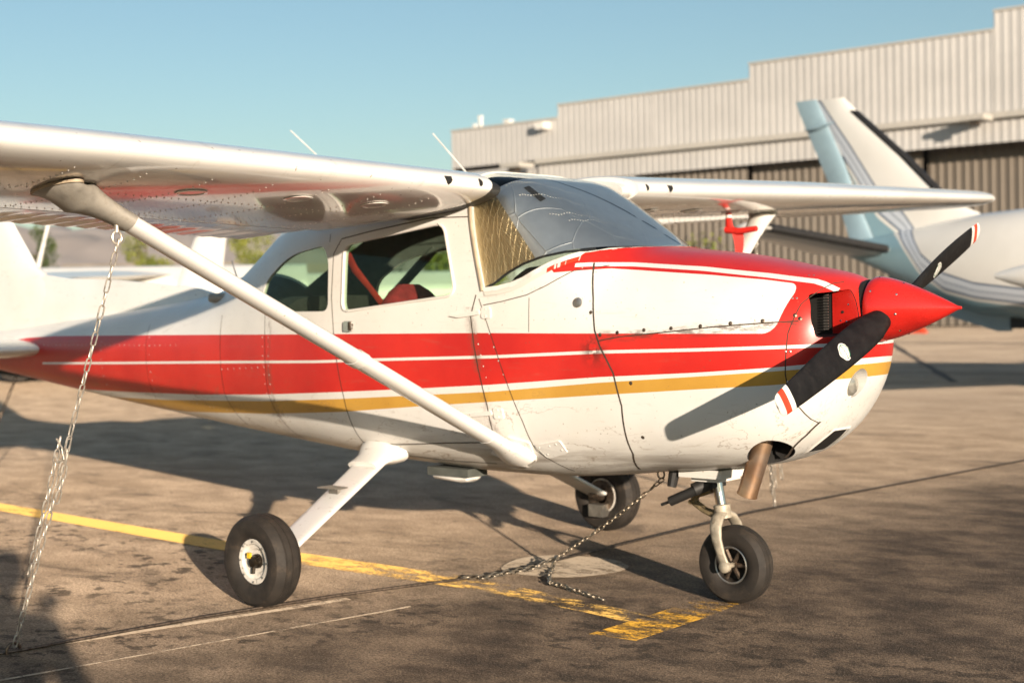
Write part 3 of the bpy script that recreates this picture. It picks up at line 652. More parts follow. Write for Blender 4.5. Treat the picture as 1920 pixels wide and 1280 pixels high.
b = MB(); a, nn = surf(-.27, 1.33, -1, 0); b.lathe([(.022, 0), (.022, .004), (.012, .008), (0.001, .009)], a, nn, 20); b.build('filler_cap', M['alu'], fus)
b = MB(); b.tube([(-2.98, -.27, 1.395), (-3.10, -.30, 1.40)], [.032, .026], 14); b.build('antenna_base', M['grey_cuff'], fus)
b = MB(); b.tube([(-3.14, -.05, 1.44), (-3.26, -.02, 1.62)], [.005, .0035], 6); b.build('whip_antenna', M['alu'], fus)
# windshield base fairing: white strip, its red paint chipped
g = G('chipped fairing paint'); X = g.sep()[0]; _k = g.n('ShaderNodeTexNoise', noise_dimensions='1D'); g.l(X, _k.inputs['W']); _k.inputs['Scale'].default_value = 22
M['fairing'] = g.set(g.mix(g.math('MULTIPLY', g.math('GREATER_THAN', _k.outputs[0], .43), g.math('GREATER_THAN', X, -.44)), (.70, .68, .62), (.62, .05, .02)), .35)
def shield_z(x): return float(np.interp(x, [a for a, _ in SHIELD[1:11]], [c for _, c in SHIELD[1:11]]))
def base_curve(dn):
    """foot of the windshield shifted down the skin by dn, from the near post round the front to the far post"""
    out = []
    for x, z in dense([q for q in SHIELD[1:9]], .012):
        a, nn = surf(x+dn*.35, z-dn, -1, .004)
        if a is not None and x < -.30: out.append(a)
    y0 = out[-1].y; front = []
    for k in range(41):
        y = y0*(1-k/20*1.0)
        if abs(y) > abs(y0)-.01: continue
        best = None
        for q in range(80):
            x = -.33+.004*q; h, nn = top_surf(x, y, .004); e = abs(h.z-(shield_z(x-dn*1.0)))
            if best is None or e < best[0]: best = (e, h)
        front.append(best[1])
    return out+front+[Vector((v.x, -v.y, v.z)) for v in reversed(out)]
c0, c1, c2 = base_curve(-.004), base_curve(.016), base_curve(.034)
n = len(c0); b = MB(); b.add(c0+c1, [(i, i+1, n+i+1, n+i) for i in range(n-1)]); b.build('windshield_trim', M['tipw'], fus, False)
c1 = [v+Vector((0, 0, -.001)) for v in c1]; m = int(.0*n); b = MB(); b.add(c1+c2, [(i, i+1, n+i+1, n+i) for i in range(n-1)]); b.build('fairing_strip', M['fairing'], fus, False)
# windshield side post edge in worn tan rubber
b = MB()
for s in (-1, 1):
    b = MB(); pts = [surf(x, z, s, .004)[0] for x, z in dense([(-.905, 1.785), (-.80, 1.392)], .03)]; b.tube(pts, .008, 6); b.build('windshield_gasket', M['tan'], fus)
b = MB()
for s in (-1, 1):
    for P in (WIN_D,):
        b = MB(); pts = [surf(x, z, s, .002)[0] for x, z in big(P, .012)]; b.tube(pts+[pts[0]], .007, 6, caps=False); b.build('window_frame', M['white_worn'], fus)

# ---- cabin fittings
b = MB(); b.box((-2.1, -.36, .68), (-.40, .36, .72)); b.build('cabin_floor', M['dark'], PLANE, False)
b = MB(); b.loft([[(x, y, z) for y, z in rounded([(-.44, 1.0), (.44, 1.0), (.42, zt), (.30, zt+.06), (-.30, zt+.06), (-.42, zt)], .04)] for x, zt in ((-.76, 1.40), (-.72, 1.44), (-.36, 1.46))]); b.build('instrument_panel', M['black_rubber'], PLANE)
rings = []
for x, z in ((-.83, 1.385), (-.72, 1.398), (-.635, 1.412), (-.57, 1.433), (-.521, 1.456), (-.421, 1.500), (-.35, 1.523), (-.25, 1.545), (-.20, 1.555)):
    w = abs(surf(x, z, -1)[0].y)-.028; rings.append([(x, w*c, zz) for c, zz in ((1, z), (.6, z+.022), (0, z+.03), (-.6, z+.022), (-1, z), (-1, z-.03), (0, z-.02), (1, z-.03))])
b = MB(); b.loft(rings); b.build('glareshield', M['black_rubber'], PLANE, True, 60)
for y in (-.25, .25):
    st = empty('seat', (0, 0, 0), PLANE)
    def pad(x, z, w, th, tilt, hgt):
        rings = []
        for k in range(17):
            t = k/16; ww = w*math.sqrt(max(.02, 1-max(0, (t-.62)/.40)**2)); e = (.35 if k in (0, 16) else .75 if k in (1, 15) else .95 if k in (2, 14) else 1)
            rings.append([(x-t*hgt*tilt+.5*th*e*math.copysign(abs(math.cos(q))**.6, math.cos(q)), y+.5*ww*math.copysign(abs(math.sin(q))**.6, math.sin(q)), z+t*hgt) for q in [2*math.pi*j/20 for j in range(20)]])
        return rings
    b = MB(); b.loft(pad(-1.42, .84, .44, .11, .22, .60)); b.build('backrest', M['seat_red'], st)
    b = MB(); b.loft(pad(-1.485, .88, .38, .06, .22, .50)); b.build('backrest_shell', M['seat_dark'], st)
    b = MB(); b.loft([[(x, y+w*math.cos(q), .80+.07*math.sin(q)) for q in [2*math.pi*j/16 for j in range(16)]] for x, w in ((-1.45, .20), (-1.42, .23), (-1.0, .23), (-.95, .18))]); b.build('seat_cushion', M['seat_red'], st)
b = MB(); b.loft([[(x, .44*math.copysign(abs(math.cos(q))**.5, math.cos(q)), 1.12+.28*math.copysign(abs(math.sin(q))**.6, math.sin(q))) for q in [2*math.pi*j/24 for j in range(24)]] for x in (-2.50, -2.44, -2.36, -2.33)]); b.build('rear_bench_back', M['seat_dark'], PLANE)
b = MB(); b.tube([(-1.775, -.455, 1.60), (-1.74, -.44, 1.52), (-1.66, -.42, 1.43), (-1.58, -.40, 1.335), (-1.50, -.38, 1.2)], [.024, .026, .019, .022, .022], 8, flat=.12, up=(1, 0, 0)); b.build('shoulder_belt', M['strap_red'], PLANE)
b = MB(); b.tube([(-2.05, .47, 1.66), (-2.46, .43, 1.32)], .028, 8); b.build('cabin_brace', M['dark'], PLANE)
b = MB(); b.tube([(-1.0, .38, 1.80), (-1.55, .40, 1.70)], [.012, .022], 8); b.build('sun_visor', M['tan'], PLANE)
# ------------------------------------------------------------------ wings
def naca(xc):
    m, p, t = .02, .4, .12
    yt = 5*t*(.2969*math.sqrt(max(xc, 0))-.1260*xc-.3516*xc**2+.2843*xc**3-.1036*xc**4)
    yc = m/p**2*(2*p*xc-xc*xc) if xc < p else m/(1-p)**2*((1-2*p)+2*p*xc-xc*xc)
    return yc+yt, yc-yt
def wing_frame(y, side):
    k = min(max((y-2.5)/2.9, 0), 1); c = 1.63-(1.63-1.12)*k
    xl = -.70-.13*k; zl = 1.859+(y-.56)*.0185 if side < 0 else 1.897+(y-.56)*.0355; inc = R(5.6-3.0*min(max((y-.56)/4.8, 0), 1))
    return xl, zl, c, inc
def wing_pt(y, xc, zc, side, scale=1.0):
    xl, zl, c, inc = wing_frame(y, side); zc = zc*scale+.006*(1-scale)
    x = -xc*c; z = zc*c
    return Vector((xl+x*math.cos(inc)+z*math.sin(inc), side*y, zl+x*math.sin(inc)+z*math.cos(inc)))
def af_loop(x0, x1, n=26):
    """lower from aft to nose, then upper from nose to aft"""
    xs = [x0+(x1-x0)*(1-math.cos(math.pi*i/n))/2 if x0 > 0 else x1*(1-math.cos(math.pi/2*i/n)) for i in range(n+1)]
    lo = [(x, naca(x)[1]) for x in reversed(xs)]; up = [(x, naca(x)[0]) for x in xs]
    return lo+(up[1:] if x0 == 0 else up)
CH = .70
def build_wing(side):
    w = empty('wing', (0, 0, 0), PLANE); 
    ys = [.56, .575, .62]+[.8+.2*i for i in range(22)]+[5.2]
    b = MB(); rings = []
    for y in ys:
        sc = .93 if y == .56 else .985 if y == .575 else 1
        rings.append([wing_pt(y, x, z, side, sc) for x, z in af_loop(0, CH)])
    b.loft(rings); o = b.build('wing_skin', M['wing'], w, True, 40); WB = BVHTree.FromPolygons([v.co.copy() for v in o.data.vertices], [tuple(f.vertices) for f in o.data.polygons])
    b = MB(); rings = []
    for y, sc in ((5.203, 1), (5.36, 1.0), (5.46, .97), (5.52, .86), (5.555, .66), (5.575, .40), (5.582, .12)):
        shrink = max(0, (y-5.40))*.9
        rings.append([wing_pt(y, x*(1-shrink*.8)+shrink*.35, z, side, sc) for x, z in af_loop(0, 1, 26)])
    b.loft(rings); b.build('wing_tip', M['wing'], w, True, 40)
    # flap (drooped) and aileron with pressed beads
    for name, y0, y1, droop in (('flap', .66, 2.60, 1.0), ('aileron', 2.63, 5.18, .0)):
        b = MB(); rings = []; k = int((y1-y0)/.0138)
        for i in range(k+1):
            y = y0+(y1-y0)*i/k; v = (y/.11) % 1; bead = .0075*math.exp(-((v-.5)/.20)**2)-.004*math.exp(-((v-.02)/.07)**2)-.004*math.exp(-((v-.98)/.07)**2)
            xl, zl, c, inc = wing_frame(y, side); piv = wing_pt(y, CH+.01, naca(CH)[1], side); rg = []
            pts = []
            xs = [CH+.012+(1-CH-.012)*j/9 for j in range(10)]
            lo = [(x, naca(x)[1], -1) for x in reversed(xs)]; up = [(x, naca(x)[0], 1) for x in xs]
            for x, z, s in lo+up:
                win = min(1, max(0, (x-.80)/.03)); win2 = 1 if x < .995 else .4
                p = wing_pt(y, x, z+(.0022*s if x > .99 else 0), side); p.z += s*bead*win*win2; d = p-piv
                a = R(droop); p = piv+Vector((d.x*math.cos(a), d.y, d.z))
                p.z += d.x*math.tan(a); rg.append(p)
            rings.append(rg)
        b.loft(rings); o = b.build(name, M['wing'], w, True, 50)
        if name == 'flap': o['label'] = 'corrugated flap'
    # rib rivets, inspection plates, vents on the nose
    b = MB()
    def low(y, xc):
        p = wing_pt(y, xc, naca(xc)[1], side); q = wing_pt(y, xc+.01, naca(xc+.01)[1], side); r = wing_pt(y+.01, xc, naca(xc)[1], side)
        nn = (q-p).cross(r-p).normalized(); nn = nn if nn.z < 0 else -nn; return p+nn*.0007, nn
    y = .85
    while y < 5.1:
        x = .07
        while x < .68:
            p, nn = low(y, x); dome(b, p, nn, .0040, .0034); x += .024
        y += .29
    for xc in (.30, .66):
        y = .7
        while y < 5.15: p, nn = low(y, xc); dome(b, p, nn, .0042, .0034); y += .035
    o = b.build('rivet', M['rivet_bright'], w, False); o['kind'] = 'stuff'
    for y, xc in ((1.02, .17), (1.45, .17), (1.95, .2)):
        b = MB(); p, nn = low(y, xc); b.lathe([(.062, 0), (.064, .004), (.052, .005), (.050, .002), (.001, .002)], p, nn, 32); b.build('inspection_cover', M['wing'], w)
    # cabin air vent holes in the leading edge
    for y, poly in ((.635, [(.013*math.cos(a), .018*math.sin(a)) for a in [2*math.pi*i/16 for i in range(16)]]), (.84, [(-.024, .014), (.024, .014), (.022, -.003), (.012, -.018), (0, -.025), (-.012, -.018), (-.022, -.003)])):
        zc = wing_pt(y, 0, 0, side).z; V = []; F = []; m = len(poly)
        for f in (0, .34, .67, 1):
            for dy, dz in (poly if f else [(0, 0)]):
                h = WB.ray_cast(Vector((.5, side*(y+dy*f), zc+.010+dz*f)), Vector((-1, 0, 0))); V.append(h[0]+Vector((.0022, 0, 0)))
        F = [(0, 1+i, 1+(i+1) % m) for i in range(m)]+[(1+k*m+i, 1+(k+1)*m+i, 1+(k+1)*m+(i+1) % m, 1+k*m+(i+1) % m) for k in (0, 1) for i in range(m)]
        b = MB(); b.add(V, F); b.build('vent_hole', M['hole'], w, False)
    # dark gap filler between wing root and cabin
    b = MB(); b.loft([[wing_pt(.565, x, z, side, .84)+Vector((-.035, -side*d, -.012)) for x, z in af_loop(0, .34 if side < 0 else .99)] for d in (0, .10)]); b.build('root_filler', M['black_rubber' if side < 0 else 'white_worn'], w, True)
    # strut with its cuffs
    top = wing_pt(2.44, .24, naca(.24)[1], side)+Vector((0, 0, -.005)); botp = Vector((-.685, side*.475, .662))
    d = (top-botp).normalized(); b = MB(); fw = Vector((1, 0, 0)); fw = (fw-d*fw.dot(d)).normalized(); th = d.cross(fw)
    def ell(c, a, t, dy=0): return [c+fw*a*math.cos(q)*(1 if math.cos(q) > 0 else 1.25)+th*t*math.sin(q) for q in [2*math.pi*j/28 for j in range(28)]]
    Ln = (top-botp).length
    b.loft([ell(botp+d*s, a, t) for s, a, t in ((.06, .034, .024), (.10, .048, .028), (.16, .056, .0305), (.35, .058, .031), (Ln-.18, .058, .031), (Ln-.12, .056, .030))])
    st = b.build('wing_strut', M['strut'], w, True, 60)
    b = MB(); b.loft([ell(botp+d*s+Vector((dx, -side*dy, 0)), a, t) for s, a, t, dx, dy in ((-.06, .100, .046, .0, .0), (-.02, .095, .046, .0, .0), (.02, .080, .040, 0, 0), (.06, .062, .032, 0, 0), (.10, .056, .030, 0, 0), (.16, .0595, .0325, 0, 0))]); b.build('strut_fairing', M['white_worn'], st, True, 70)
    # flared top cuff reaching up to the wing skin
    b = MB(); rings = []
    for k in range(9):
        t = k/8; cpt = top+d*(-.26+.26*t)+Vector((-.02*t*t, side*.03*t*t, 0)); fl = 1+(1.9 if side < 0 else .35)*t**3; ff = 1+(1.1 if side < 0 else .2)*t**3
        rr = ell(cpt, .061*fl, .034*ff*(1+.6*t**2))
        if k >= 7: rr = [Vector((v.x, v.y, (top.z+(v.x-top.x)*.05-.004 if k == 8 else v.z*.35+(top.z-.02)*.65))) for v in rr]
        rings.append(rr)
    rings.append([v+Vector((0, 0, .012)) for v in rings[-1]])
    b.loft(rings); b.build('strut_cuff', M['grey_cuff'] if side < 0 else M['white_worn'], st, True, 70)
    b = MB(); c = [v+(v-top)*.05 for v in rings[8]]; b.loft([c, [v+Vector((0, 0, .010)) for v in c]]); b.build('cuff_gasket', M['tan'] if side < 0 else M['white_worn'], st, True, 40)
    b = MB(); b.tube([top+d*(-.20)+Vector((0, 0, -.03)), top+d*(-.20)+Vector((.0, 0, -.065))], .008, 8)
    rp = top+d*(-.20)+Vector((0, 0, -.085)); b.tube([rp+Vector((0, .02*math.cos(q), .024*math.sin(q))) for q in [2*math.pi*j/14 for j in range(15)]], .005, 6); b.build('tie_down_ring', M['steel'], st)
    # small steps clamped to the strut
    mid = botp+d*(Ln*.40)
    b = MB(); b.loft([ell(mid+d*s, a_, t_) for s, a_, t_ in ((-.022, .0595, .0325), (-.021, .0625, .0355), (.021, .0625, .0355), (.022, .0595, .0325))], caps=False); b.build('strut_clamp', M['white_worn'], st, True)
    return rp
M['fork'] = simple('worn pale fork casting', (.42, .37, .29), .5, .2, .3, 25, .1, dirt=(.10, .07, .045), dscale=30, damt=.8)
M['link'] = simple('greasy brass coloured link', (.30, .23, .13), .5, .5, .4, 40, dirt=(.03, .02, .015), dscale=50, damt=.9)
M['chain_dirty'] = simple('dirty chain steel', (.42, .36, .28), .45, .9, .4, 60)
g = G('glossy white wing paint'); _n = g.noise(1.4, 5); _c = g.mix(g.ramp(_n, .3, .75), (.80, .785, .75), (.73, .70, .65))
_f = g.ramp(g.noise(48, 2, .5), .72, .745); _c = g.mix(g.math('MULTIPLY', _f, .6), _c, (.16, .10, .05))
_s = g.ramp(g.noise(3.4, 8, .7, g.mapping((.8, 5, 2)), .4), .57, .75); _c = g.mix(g.math('MULTIPLY', _s, .35), _c, (.34, .25, .16))
g.bump(g.noise(1.7, 1.5), .22, .05); M['wing'] = g.set(_c, g.math('ADD', g.math('MULTIPLY', g.noise(20, 4), .08), .14), 0, .6, .05)
M['rivet_bright'] = simple('shiny rivet', (.78, .74, .68), .25, .3, .2, 30)
TIE = {s: build_wing(s) for s in (-1, 1)}
for s in (-1, 1):
    b = MB(); yy = .05 if s < 0 else .12
    xb, zb_ = (-1.60, 1.972) if s < 0 else (-2.75, 1.99)
    if s < 0: b.tube([(-1.34, .02, 1.955), (-1.62, .02, 2.222)], [.0055, .004], 6)
    else: b.tube([(-2.20, .05, 1.93), (-2.78, .05, 2.35)], [.0055, .004], 6)
    b.build('roof_antenna', M['tipw'], PLANE)

# ------------------------------------------------------------------ tail
def sym(xc, t): return 5*t*(.2969*math.sqrt(max(xc, 0))-.1260*xc-.3516*xc**2+.2843*xc**3-.1036*xc**4)
def sloop(n=16, x0=0, x1=1, t=.09):
    xs = [x0+(x1-x0)*(1-math.cos(math.pi/2*i/n)) if x0 == 0 else x0+(x1-x0)*i/n for i in range(n+1)]
    return [(x, -sym(x, t)) for x in reversed(xs)]+[(x, sym(x, t)) for x in (xs[1:] if x0 == 0 else xs)]
for side in (-1, 1):
    stb = empty('stabilizer', (0, 0, 0), PLANE)
    for nm, a, c in (('stabilizer_skin', 0, .66), ('elevator', .665, 1)):
        b = MB(); rings = []
        for y, xl, ch, sc in ((.10, -5.15, 1.48, 1), (.4, -5.21, 1.42, 1), (1.0, -5.33, 1.28, 1), (1.6, -5.46, 1.10, 1), (1.70, -5.50, 1.03, .8), (1.735, -5.55, .9, .3)):
            rings.append([(xl-x*ch, side*y, 1.09+z*ch*sc) for x, z in sloop(14, a, c)])
        b.loft(rings); b.build(nm, M['white'], stb, True, 40)
fin = empty('fin', (0, 0, 0), PLANE)
def finx(z):   # leading edge x, chord
    P = [(1.12, -5.02), (1.40, -5.08), (1.55, -5.20), (1.657, -5.44), (1.93, -5.70), (2.3, -6.03), (2.62, -6.30), (2.66, -6.38)]
    return float(np.interp(z, [p[0] for p in P], [p[1] for p in P])), float(np.interp(z, [1.1, 2.66], [-6.55, -7.0]))
for nm, a, c, z0 in (('fin_skin', 0, .60, 1.12), ('rudder', .61, 1, 1.0)):
    b = MB(); rings = []
    for z in [z0, 1.3, 1.45, 1.55, 1.60, 1.657, 1.75, 1.93, 2.1, 2.3, 2.5, 2.60, 2.645, 2.66]:
        xl, xt = finx(max(z, 1.12)); sc = 1 if z < 2.6 else .6 if z < 2.65 else .2; ch = xl-xt
        rings.append([(xl-x*ch, y*min(ch, 1.3)*sc, z) for x, y in sloop(14, a, c, .085)])
    b.loft(rings); b.build(nm, M['white'], fin, True, 40)
b = MB(); rings = []
for x, zt in ((-3.42, 1.428), (-3.6, 1.468), (-4.1, 1.515), (-4.6, 1.551), (-5.0, 1.566), (-5.3, 1.60), (-5.6, 1.66)):
    zb_ = 1.10; w = .035+.012*min(1, (-3.4-x)/1.0)
    rings.append([(x, -w*1.3, zb_), (x, -w, zb_+(zt-zb_)*.6), (x, -w*.72, zt-.03), (x, -w*.3, zt-.004), (x, w*.3, zt-.004), (x, w*.72, zt-.03), (x, w, zb_+(zt-zb_)*.6), (x, w*1.3, zb_)])
b.loft(rings); b.build('dorsal_fin', M['white'], fin, True, 50)
b = MB(); b.ball((-6.62, 0, 2.672), .04, 8); b.build('beacon', M['tipr'], fin)

# ------------------------------------------------------------------ landing gear
def tyre_mesh(R0, W, rim):
    h = W/2; P = [(rim, -h*.62), (rim*1.12, -h*.80), (rim+.30*(R0-rim), -h*.97), (rim+.55*(R0-rim), -h), (rim+.78*(R0-rim), -h*.93), (R0*.955, -h*.72), (R0*.982, -h*.52)]
    for c in (-.42, 0, .42): P += [(R0*(.992 if c else 1)+0, h*(c-.07)), (R0*.972, h*(c-.045)), (R0*.972, h*(c+.045)), (R0*(.992 if c else 1), h*(c+.07))]
    P += [(R0*.982, h*.52), (R0*.955, h*.72), (rim+.78*(R0-rim), h*.93), (rim+.55*(R0-rim), h), (rim+.30*(R0-rim), h*.97), (rim*1.12, h*.80), (rim, h*.62)]
    return P
def wheel(name, c, R0, W, rim, side, par, dark=False):
    w = empty(name, (0, 0, 0), par); ax = (0, side, 0)
    b = MB(); tp = tyre_mesh(R0, W, rim); b.lathe(tp+[tp[0]], c, ax, 56, caps=False)
    # flatten slightly where it stands
    b.V = [(x, y, max(z, .0005)) for x, y, z in b.V]
    o = b.build('tyre', M['rubber'], w, True, 30)
    h = W/2; b = MB()
    if not dark:
        b.lathe([(.01, -h*.6), (rim*.99, -h*.62), (rim*1.01, h*.60), (rim*1.04, h*.66), (rim*1.0, h*.70), (rim*.82, h*.66), (rim*.76, h*.50), (rim*.60, h*.46), (rim*.50, h*.34), (.01, h*.30)], c, ax, 40)
        b.build('wheel_rim', M['rim_white'], w, True, 30)
        b = MB(); b.lathe([(rim*.34, h*.30), (rim*.32, h*.48), (rim*.26, h*.55), (rim*.24, h*.80), (rim*.14, h*.84), (.004, h*.86)], c, ax, 20); 
        for k in range(3):
            q = 2.1*k+.4; b.tube([(c[0]+rim*.25*math.cos(q), c[1]+side*h*.62, c[2]+rim*.25*math.sin(q)), (c[0]+rim*.55*math.cos(q), c[1]+side*h*.66, c[2]+rim*.55*math.sin(q))], .009, 6)
        b.build('axle_hub', M['grease'], w, True, 30)
        b = MB(); b.box((c[0]-.026, c[1]+side*h*.80-.006, c[2]+.016), (c[0]-.006, c[1]+side*h*.80+.006, c[2]+.040)); b.build('hub_tag', M['yellow'], w, False)
        for k in range(8):
            b = MB(); q = 2*math.pi*k/8; b.lathe([(.005, 0), (.005, .006), (.0005, .008)], (c[0]+rim*.92*math.cos(q), c[1]+side*h*.67, c[2]+rim*.92*math.sin(q)), ax, 6); b.build('rim_bolt', M['alu'], w, False)
        b = MB(); b.lathe([(rim*1.02, -h*.60), (rim*1.02, -h*.72), (rim*.8, -h*.78), (rim*.5, -h*.5), (.01, -h*.5)], c, ax, 30); b.build('inner_rim', M['rim_white'], w, True, 30)
        b = MB(); b.box((c[0]-.05, c[1]-side*(h+.045), c[2]-.115), (c[0]+.05, c[1]-side*h*.5, c[2]-.045)); b.build('brake_caliper', M['alu'], w, False)
        b = MB(); b.lathe([(rim*.95, -h*.80), (rim*.95, -h*.86), (rim*.45, -h*.86), (rim*.45, -h*.80)], c, ax, 30); b.build('brake_disc', M['steel_dark'], w, True, 30)
    else:
        b.lathe([(.01, -h*.6), (rim*.99, -h*.6), (rim*1.0, h*.55), (rim*1.03, h*.66), (rim*.95, h*.68), (rim*.90, h*.58), (rim*.86, -h*.05), (.01, -h*.05)], c, ax, 40); b.build('wheel_rim', M['rim_dark'], w, True, 30)
        for k in range(6):
            b = MB(); q = 2*math.pi*k/6; b.tube([(c[0]+rim*.2*math.cos(q), c[1]+side*h*.40, c[2]+rim*.2*math.sin(q)), (c[0]+rim*.88*math.cos(q), c[1]+side*h*.34, c[2]+rim*.88*math.sin(q))], .010, 6); b.build('rim_spoke', M['steel_dark'], w)
        b = MB(); b.tube([(c[0]+rim*math.cos(q), c[1]+side*h*.67, c[2]+rim*math.sin(q)) for q in [2*math.pi*j/40 for j in range(41)]], .0045, 6, caps=False, up=(0, 1, 0)); b.build('rim_edge', M['alu'], w)
    return w
for s in (-1, 1):
    lg = empty('main_gear', (0, 0, 0), PLANE)
    b = MB(); pts = [(-1.60+.11*t, s*(.40+.78*t), .615-.388*t) for t in (0, .25, .5, .75, 1)]; chd = [.096, .093, .090, .086, .083]; thk = [.017, .016, .015, .014, .014]
    rings = []
    for i, p in enumerate(pts):
        p = Vector(p); t = (Vector(pts[min(i+1, 4)])-Vector(pts[max(i-1, 0)])).normalized(); fx = Vector((1, 0, 0)); fx = (fx-t*fx.dot(t)).normalized(); up = t.cross(fx)
        rings.append([p+fx*chd[i]*math.copysign(abs(math.cos(q))**.6, math.cos(q))+up*thk[i]*math.copysign(abs(math.sin(q))**.6, math.sin(q)) for q in [2*math.pi*j/20 for j in range(20)]])
    b.loft(rings); b.build('gear_leg', M['white_worn'], lg, True, 60)
    b = MB(); rings = []
    for t, k in ((0, 1.7), (.25, 1.42), (.5, 1.16), (.8, 1.07), (1, 1.04)):
        p = Vector((-1.60, s*(.40+.15*t), .608-.060*t)); rings.append([p+Vector((1, 0, 0))*.098*k*math.copysign(abs(math.cos(q))**.9, math.cos(q))+Vector((0, s*.45, .89))*.030*k*(1.3 if k > 1.3 else 1)*math.sin(q) for q in [2*math.pi*j/24 for j in range(24)]])
    b.loft(rings); b.build('gear_fairing', M['white_worn'], lg, True, 60)
    b = MB(); b.box((-1.63, min(s*.74, s*.82), .470), (-1.50, max(s*.74, s*.82), .476)); b.box((-1.59, min(s*.76, s*.78), .43), (-1.53, max(s*.76, s*.78), .470)); b.build('foot_step', M['alu'], lg, False)
    b = MB(); b.tube([(-1.488, s*1.14, .235), (-1.484, s*1.20, .2085), (-1.484, s*1.30, .2085)], .028, 12); b.build('axle', M['steel_dark'], lg)
    wheel('main_wheel', (-1.484, s*1.280, .2085), .2085, .150, .098, s, lg)
ng = empty('nose_gear', (0, 0, 0), PLANE)
NW = (.185, 0, .171)
b = MB(); b.tube([(.075, 0, .64), (.094, 0, .535)], .036, 18); b.lathe([(.05, 0), (.05, .016), (.036, .018)], (.094, 0, .525), (-.16, 0, 1), 18); b.build('oleo_cylinder', M['white_worn'], ng)
b = MB(); b.tube([(.09, 0, .56), (.122, 0, .39)], .0235, 20); b.build('oleo_piston', M['chrome'], ng)
b = MB(); b.lathe([(.030, -.03), (.036, -.028), (.038, .03), (.030, .034), (.024, .034)], (.122, 0, .395), (-.16, 0, 1), 18)
for s in (-1, 1):
    P = [(.125, s*.018, .392), (.130, s*.055, .375), (.138, s*.085, .335), (.150, s*.094, .285), (.168, s*.090, .222), (.185, s*.086, .172)]; rr = [.030, .031, .029, .025, .021, .024]
    rings = []
    for i, p in enumerate(P):
        p = Vector(p); t = (Vector(P[min(i+1, 5)])-Vector(P[max(i-1, 0)])).normalized(); fx = Vector((1, 0, 0)); fx = (fx-t*fx.dot(t)).normalized(); up = t.cross(fx)
        rings.append([p+fx*rr[i]*math.cos(q)+up*rr[i]*.5*math.sin(q) for q in [2*math.pi*j/16 for j in range(16)]])
    b.loft(rings)
b.lathe([(.012, -.10), (.012, .10)], NW, (0, 1, 0), 12)
for s in (-1, 1): b.lathe([(.026, .078), (.026, .098), (.016, .104), (.0005, .106)], NW, (0, s, 0), 16)
b.build('fork', M['fork'] if 'fork' in M else M['alu'], ng, True, 50)
wheel('nose_wheel', NW, .171, .118, .079, -1, ng, True)
b = MB(); b.tube([(-.075, -.12, .440), (.045, -.085, .497)], .022, 14); b.tube([(-.115, -.13, .424), (-.07, -.118, .442)], .007, 8); b.tube([(.03, -.09, .495), (.09, -.02, .53)], .030, 12); b.box((.02, -.06, .505), (.11, .05, .545)); b.build('shimmy_damper', M['black_rubber'], ng)
b = MB()
for y in (-.028, .028): b.tube([(.075, y, .49), (-.015, y*.6, .455), (-.03, y*.5, .43)], [.012, .009, .011], 8); b.tube([(-.03, y*.5, .43), (.03, y*.7, .395), (.105, y, .375)], [.011, .009, .013], 8)
b.lathe([(.011, -.03), (.011, .03)], (-.03, 0, .43), (0, 1, 0), 10); b.lathe([(.014, -.04), (.014, .04)], (.10, 0, .377), (0, 1, 0), 10); b.build('torque_link', M['link'] if 'link' in M else M['alu'], ng)
b = MB(); b.box((-.02, -.13, .555), (.20, .13, .592)); b.box((.02, -.09, .535), (.16, .09, .556)); b.build('gear_bracket', M['white_worn'], ng, False)
b = MB(); b.lathe([(.020, 0), (.020, .012), (.012, .016)], (.104, -.0, .50), (-.16, 0, 1), 14); b.build('rust_collar', M['exhaust'], ng)

# belly fittings
b = MB(); b.loft([[(x, -.26+.07*math.cos(q)*w, .505+.02*math.sin(q)-d) for q in [2*math.pi*j/16 for j in range(16)]] for x, w, d in ((-1.37, .5, .0), (-1.34, .9, .010), (-1.18, 1, .018), (-1.13, .8, .012), (-1.11, .4, .0))]); b.build('belly_fairing', M['white_worn'], PLANE)
b = MB(); b.box((-1.37, -.33, .50), (-1.10, -.19, .54)); b.build('belly_mount', M['dark'], PLANE, False)
b = MB(); b.tube([(-.055, -.10, .60), (-.065, -.12, .505)], [.028, .020], 10); b.build('drain_mast', M['black_rubber'], PLANE)
b = MB(); b.tube([(-.17+.018*math.cos(q), -.05, .548+.02*math.sin(q)) for q in [2*math.pi*j/14 for j in range(15)]], .005, 6); b.build('nose_tie_ring', M['steel'], PLANE)

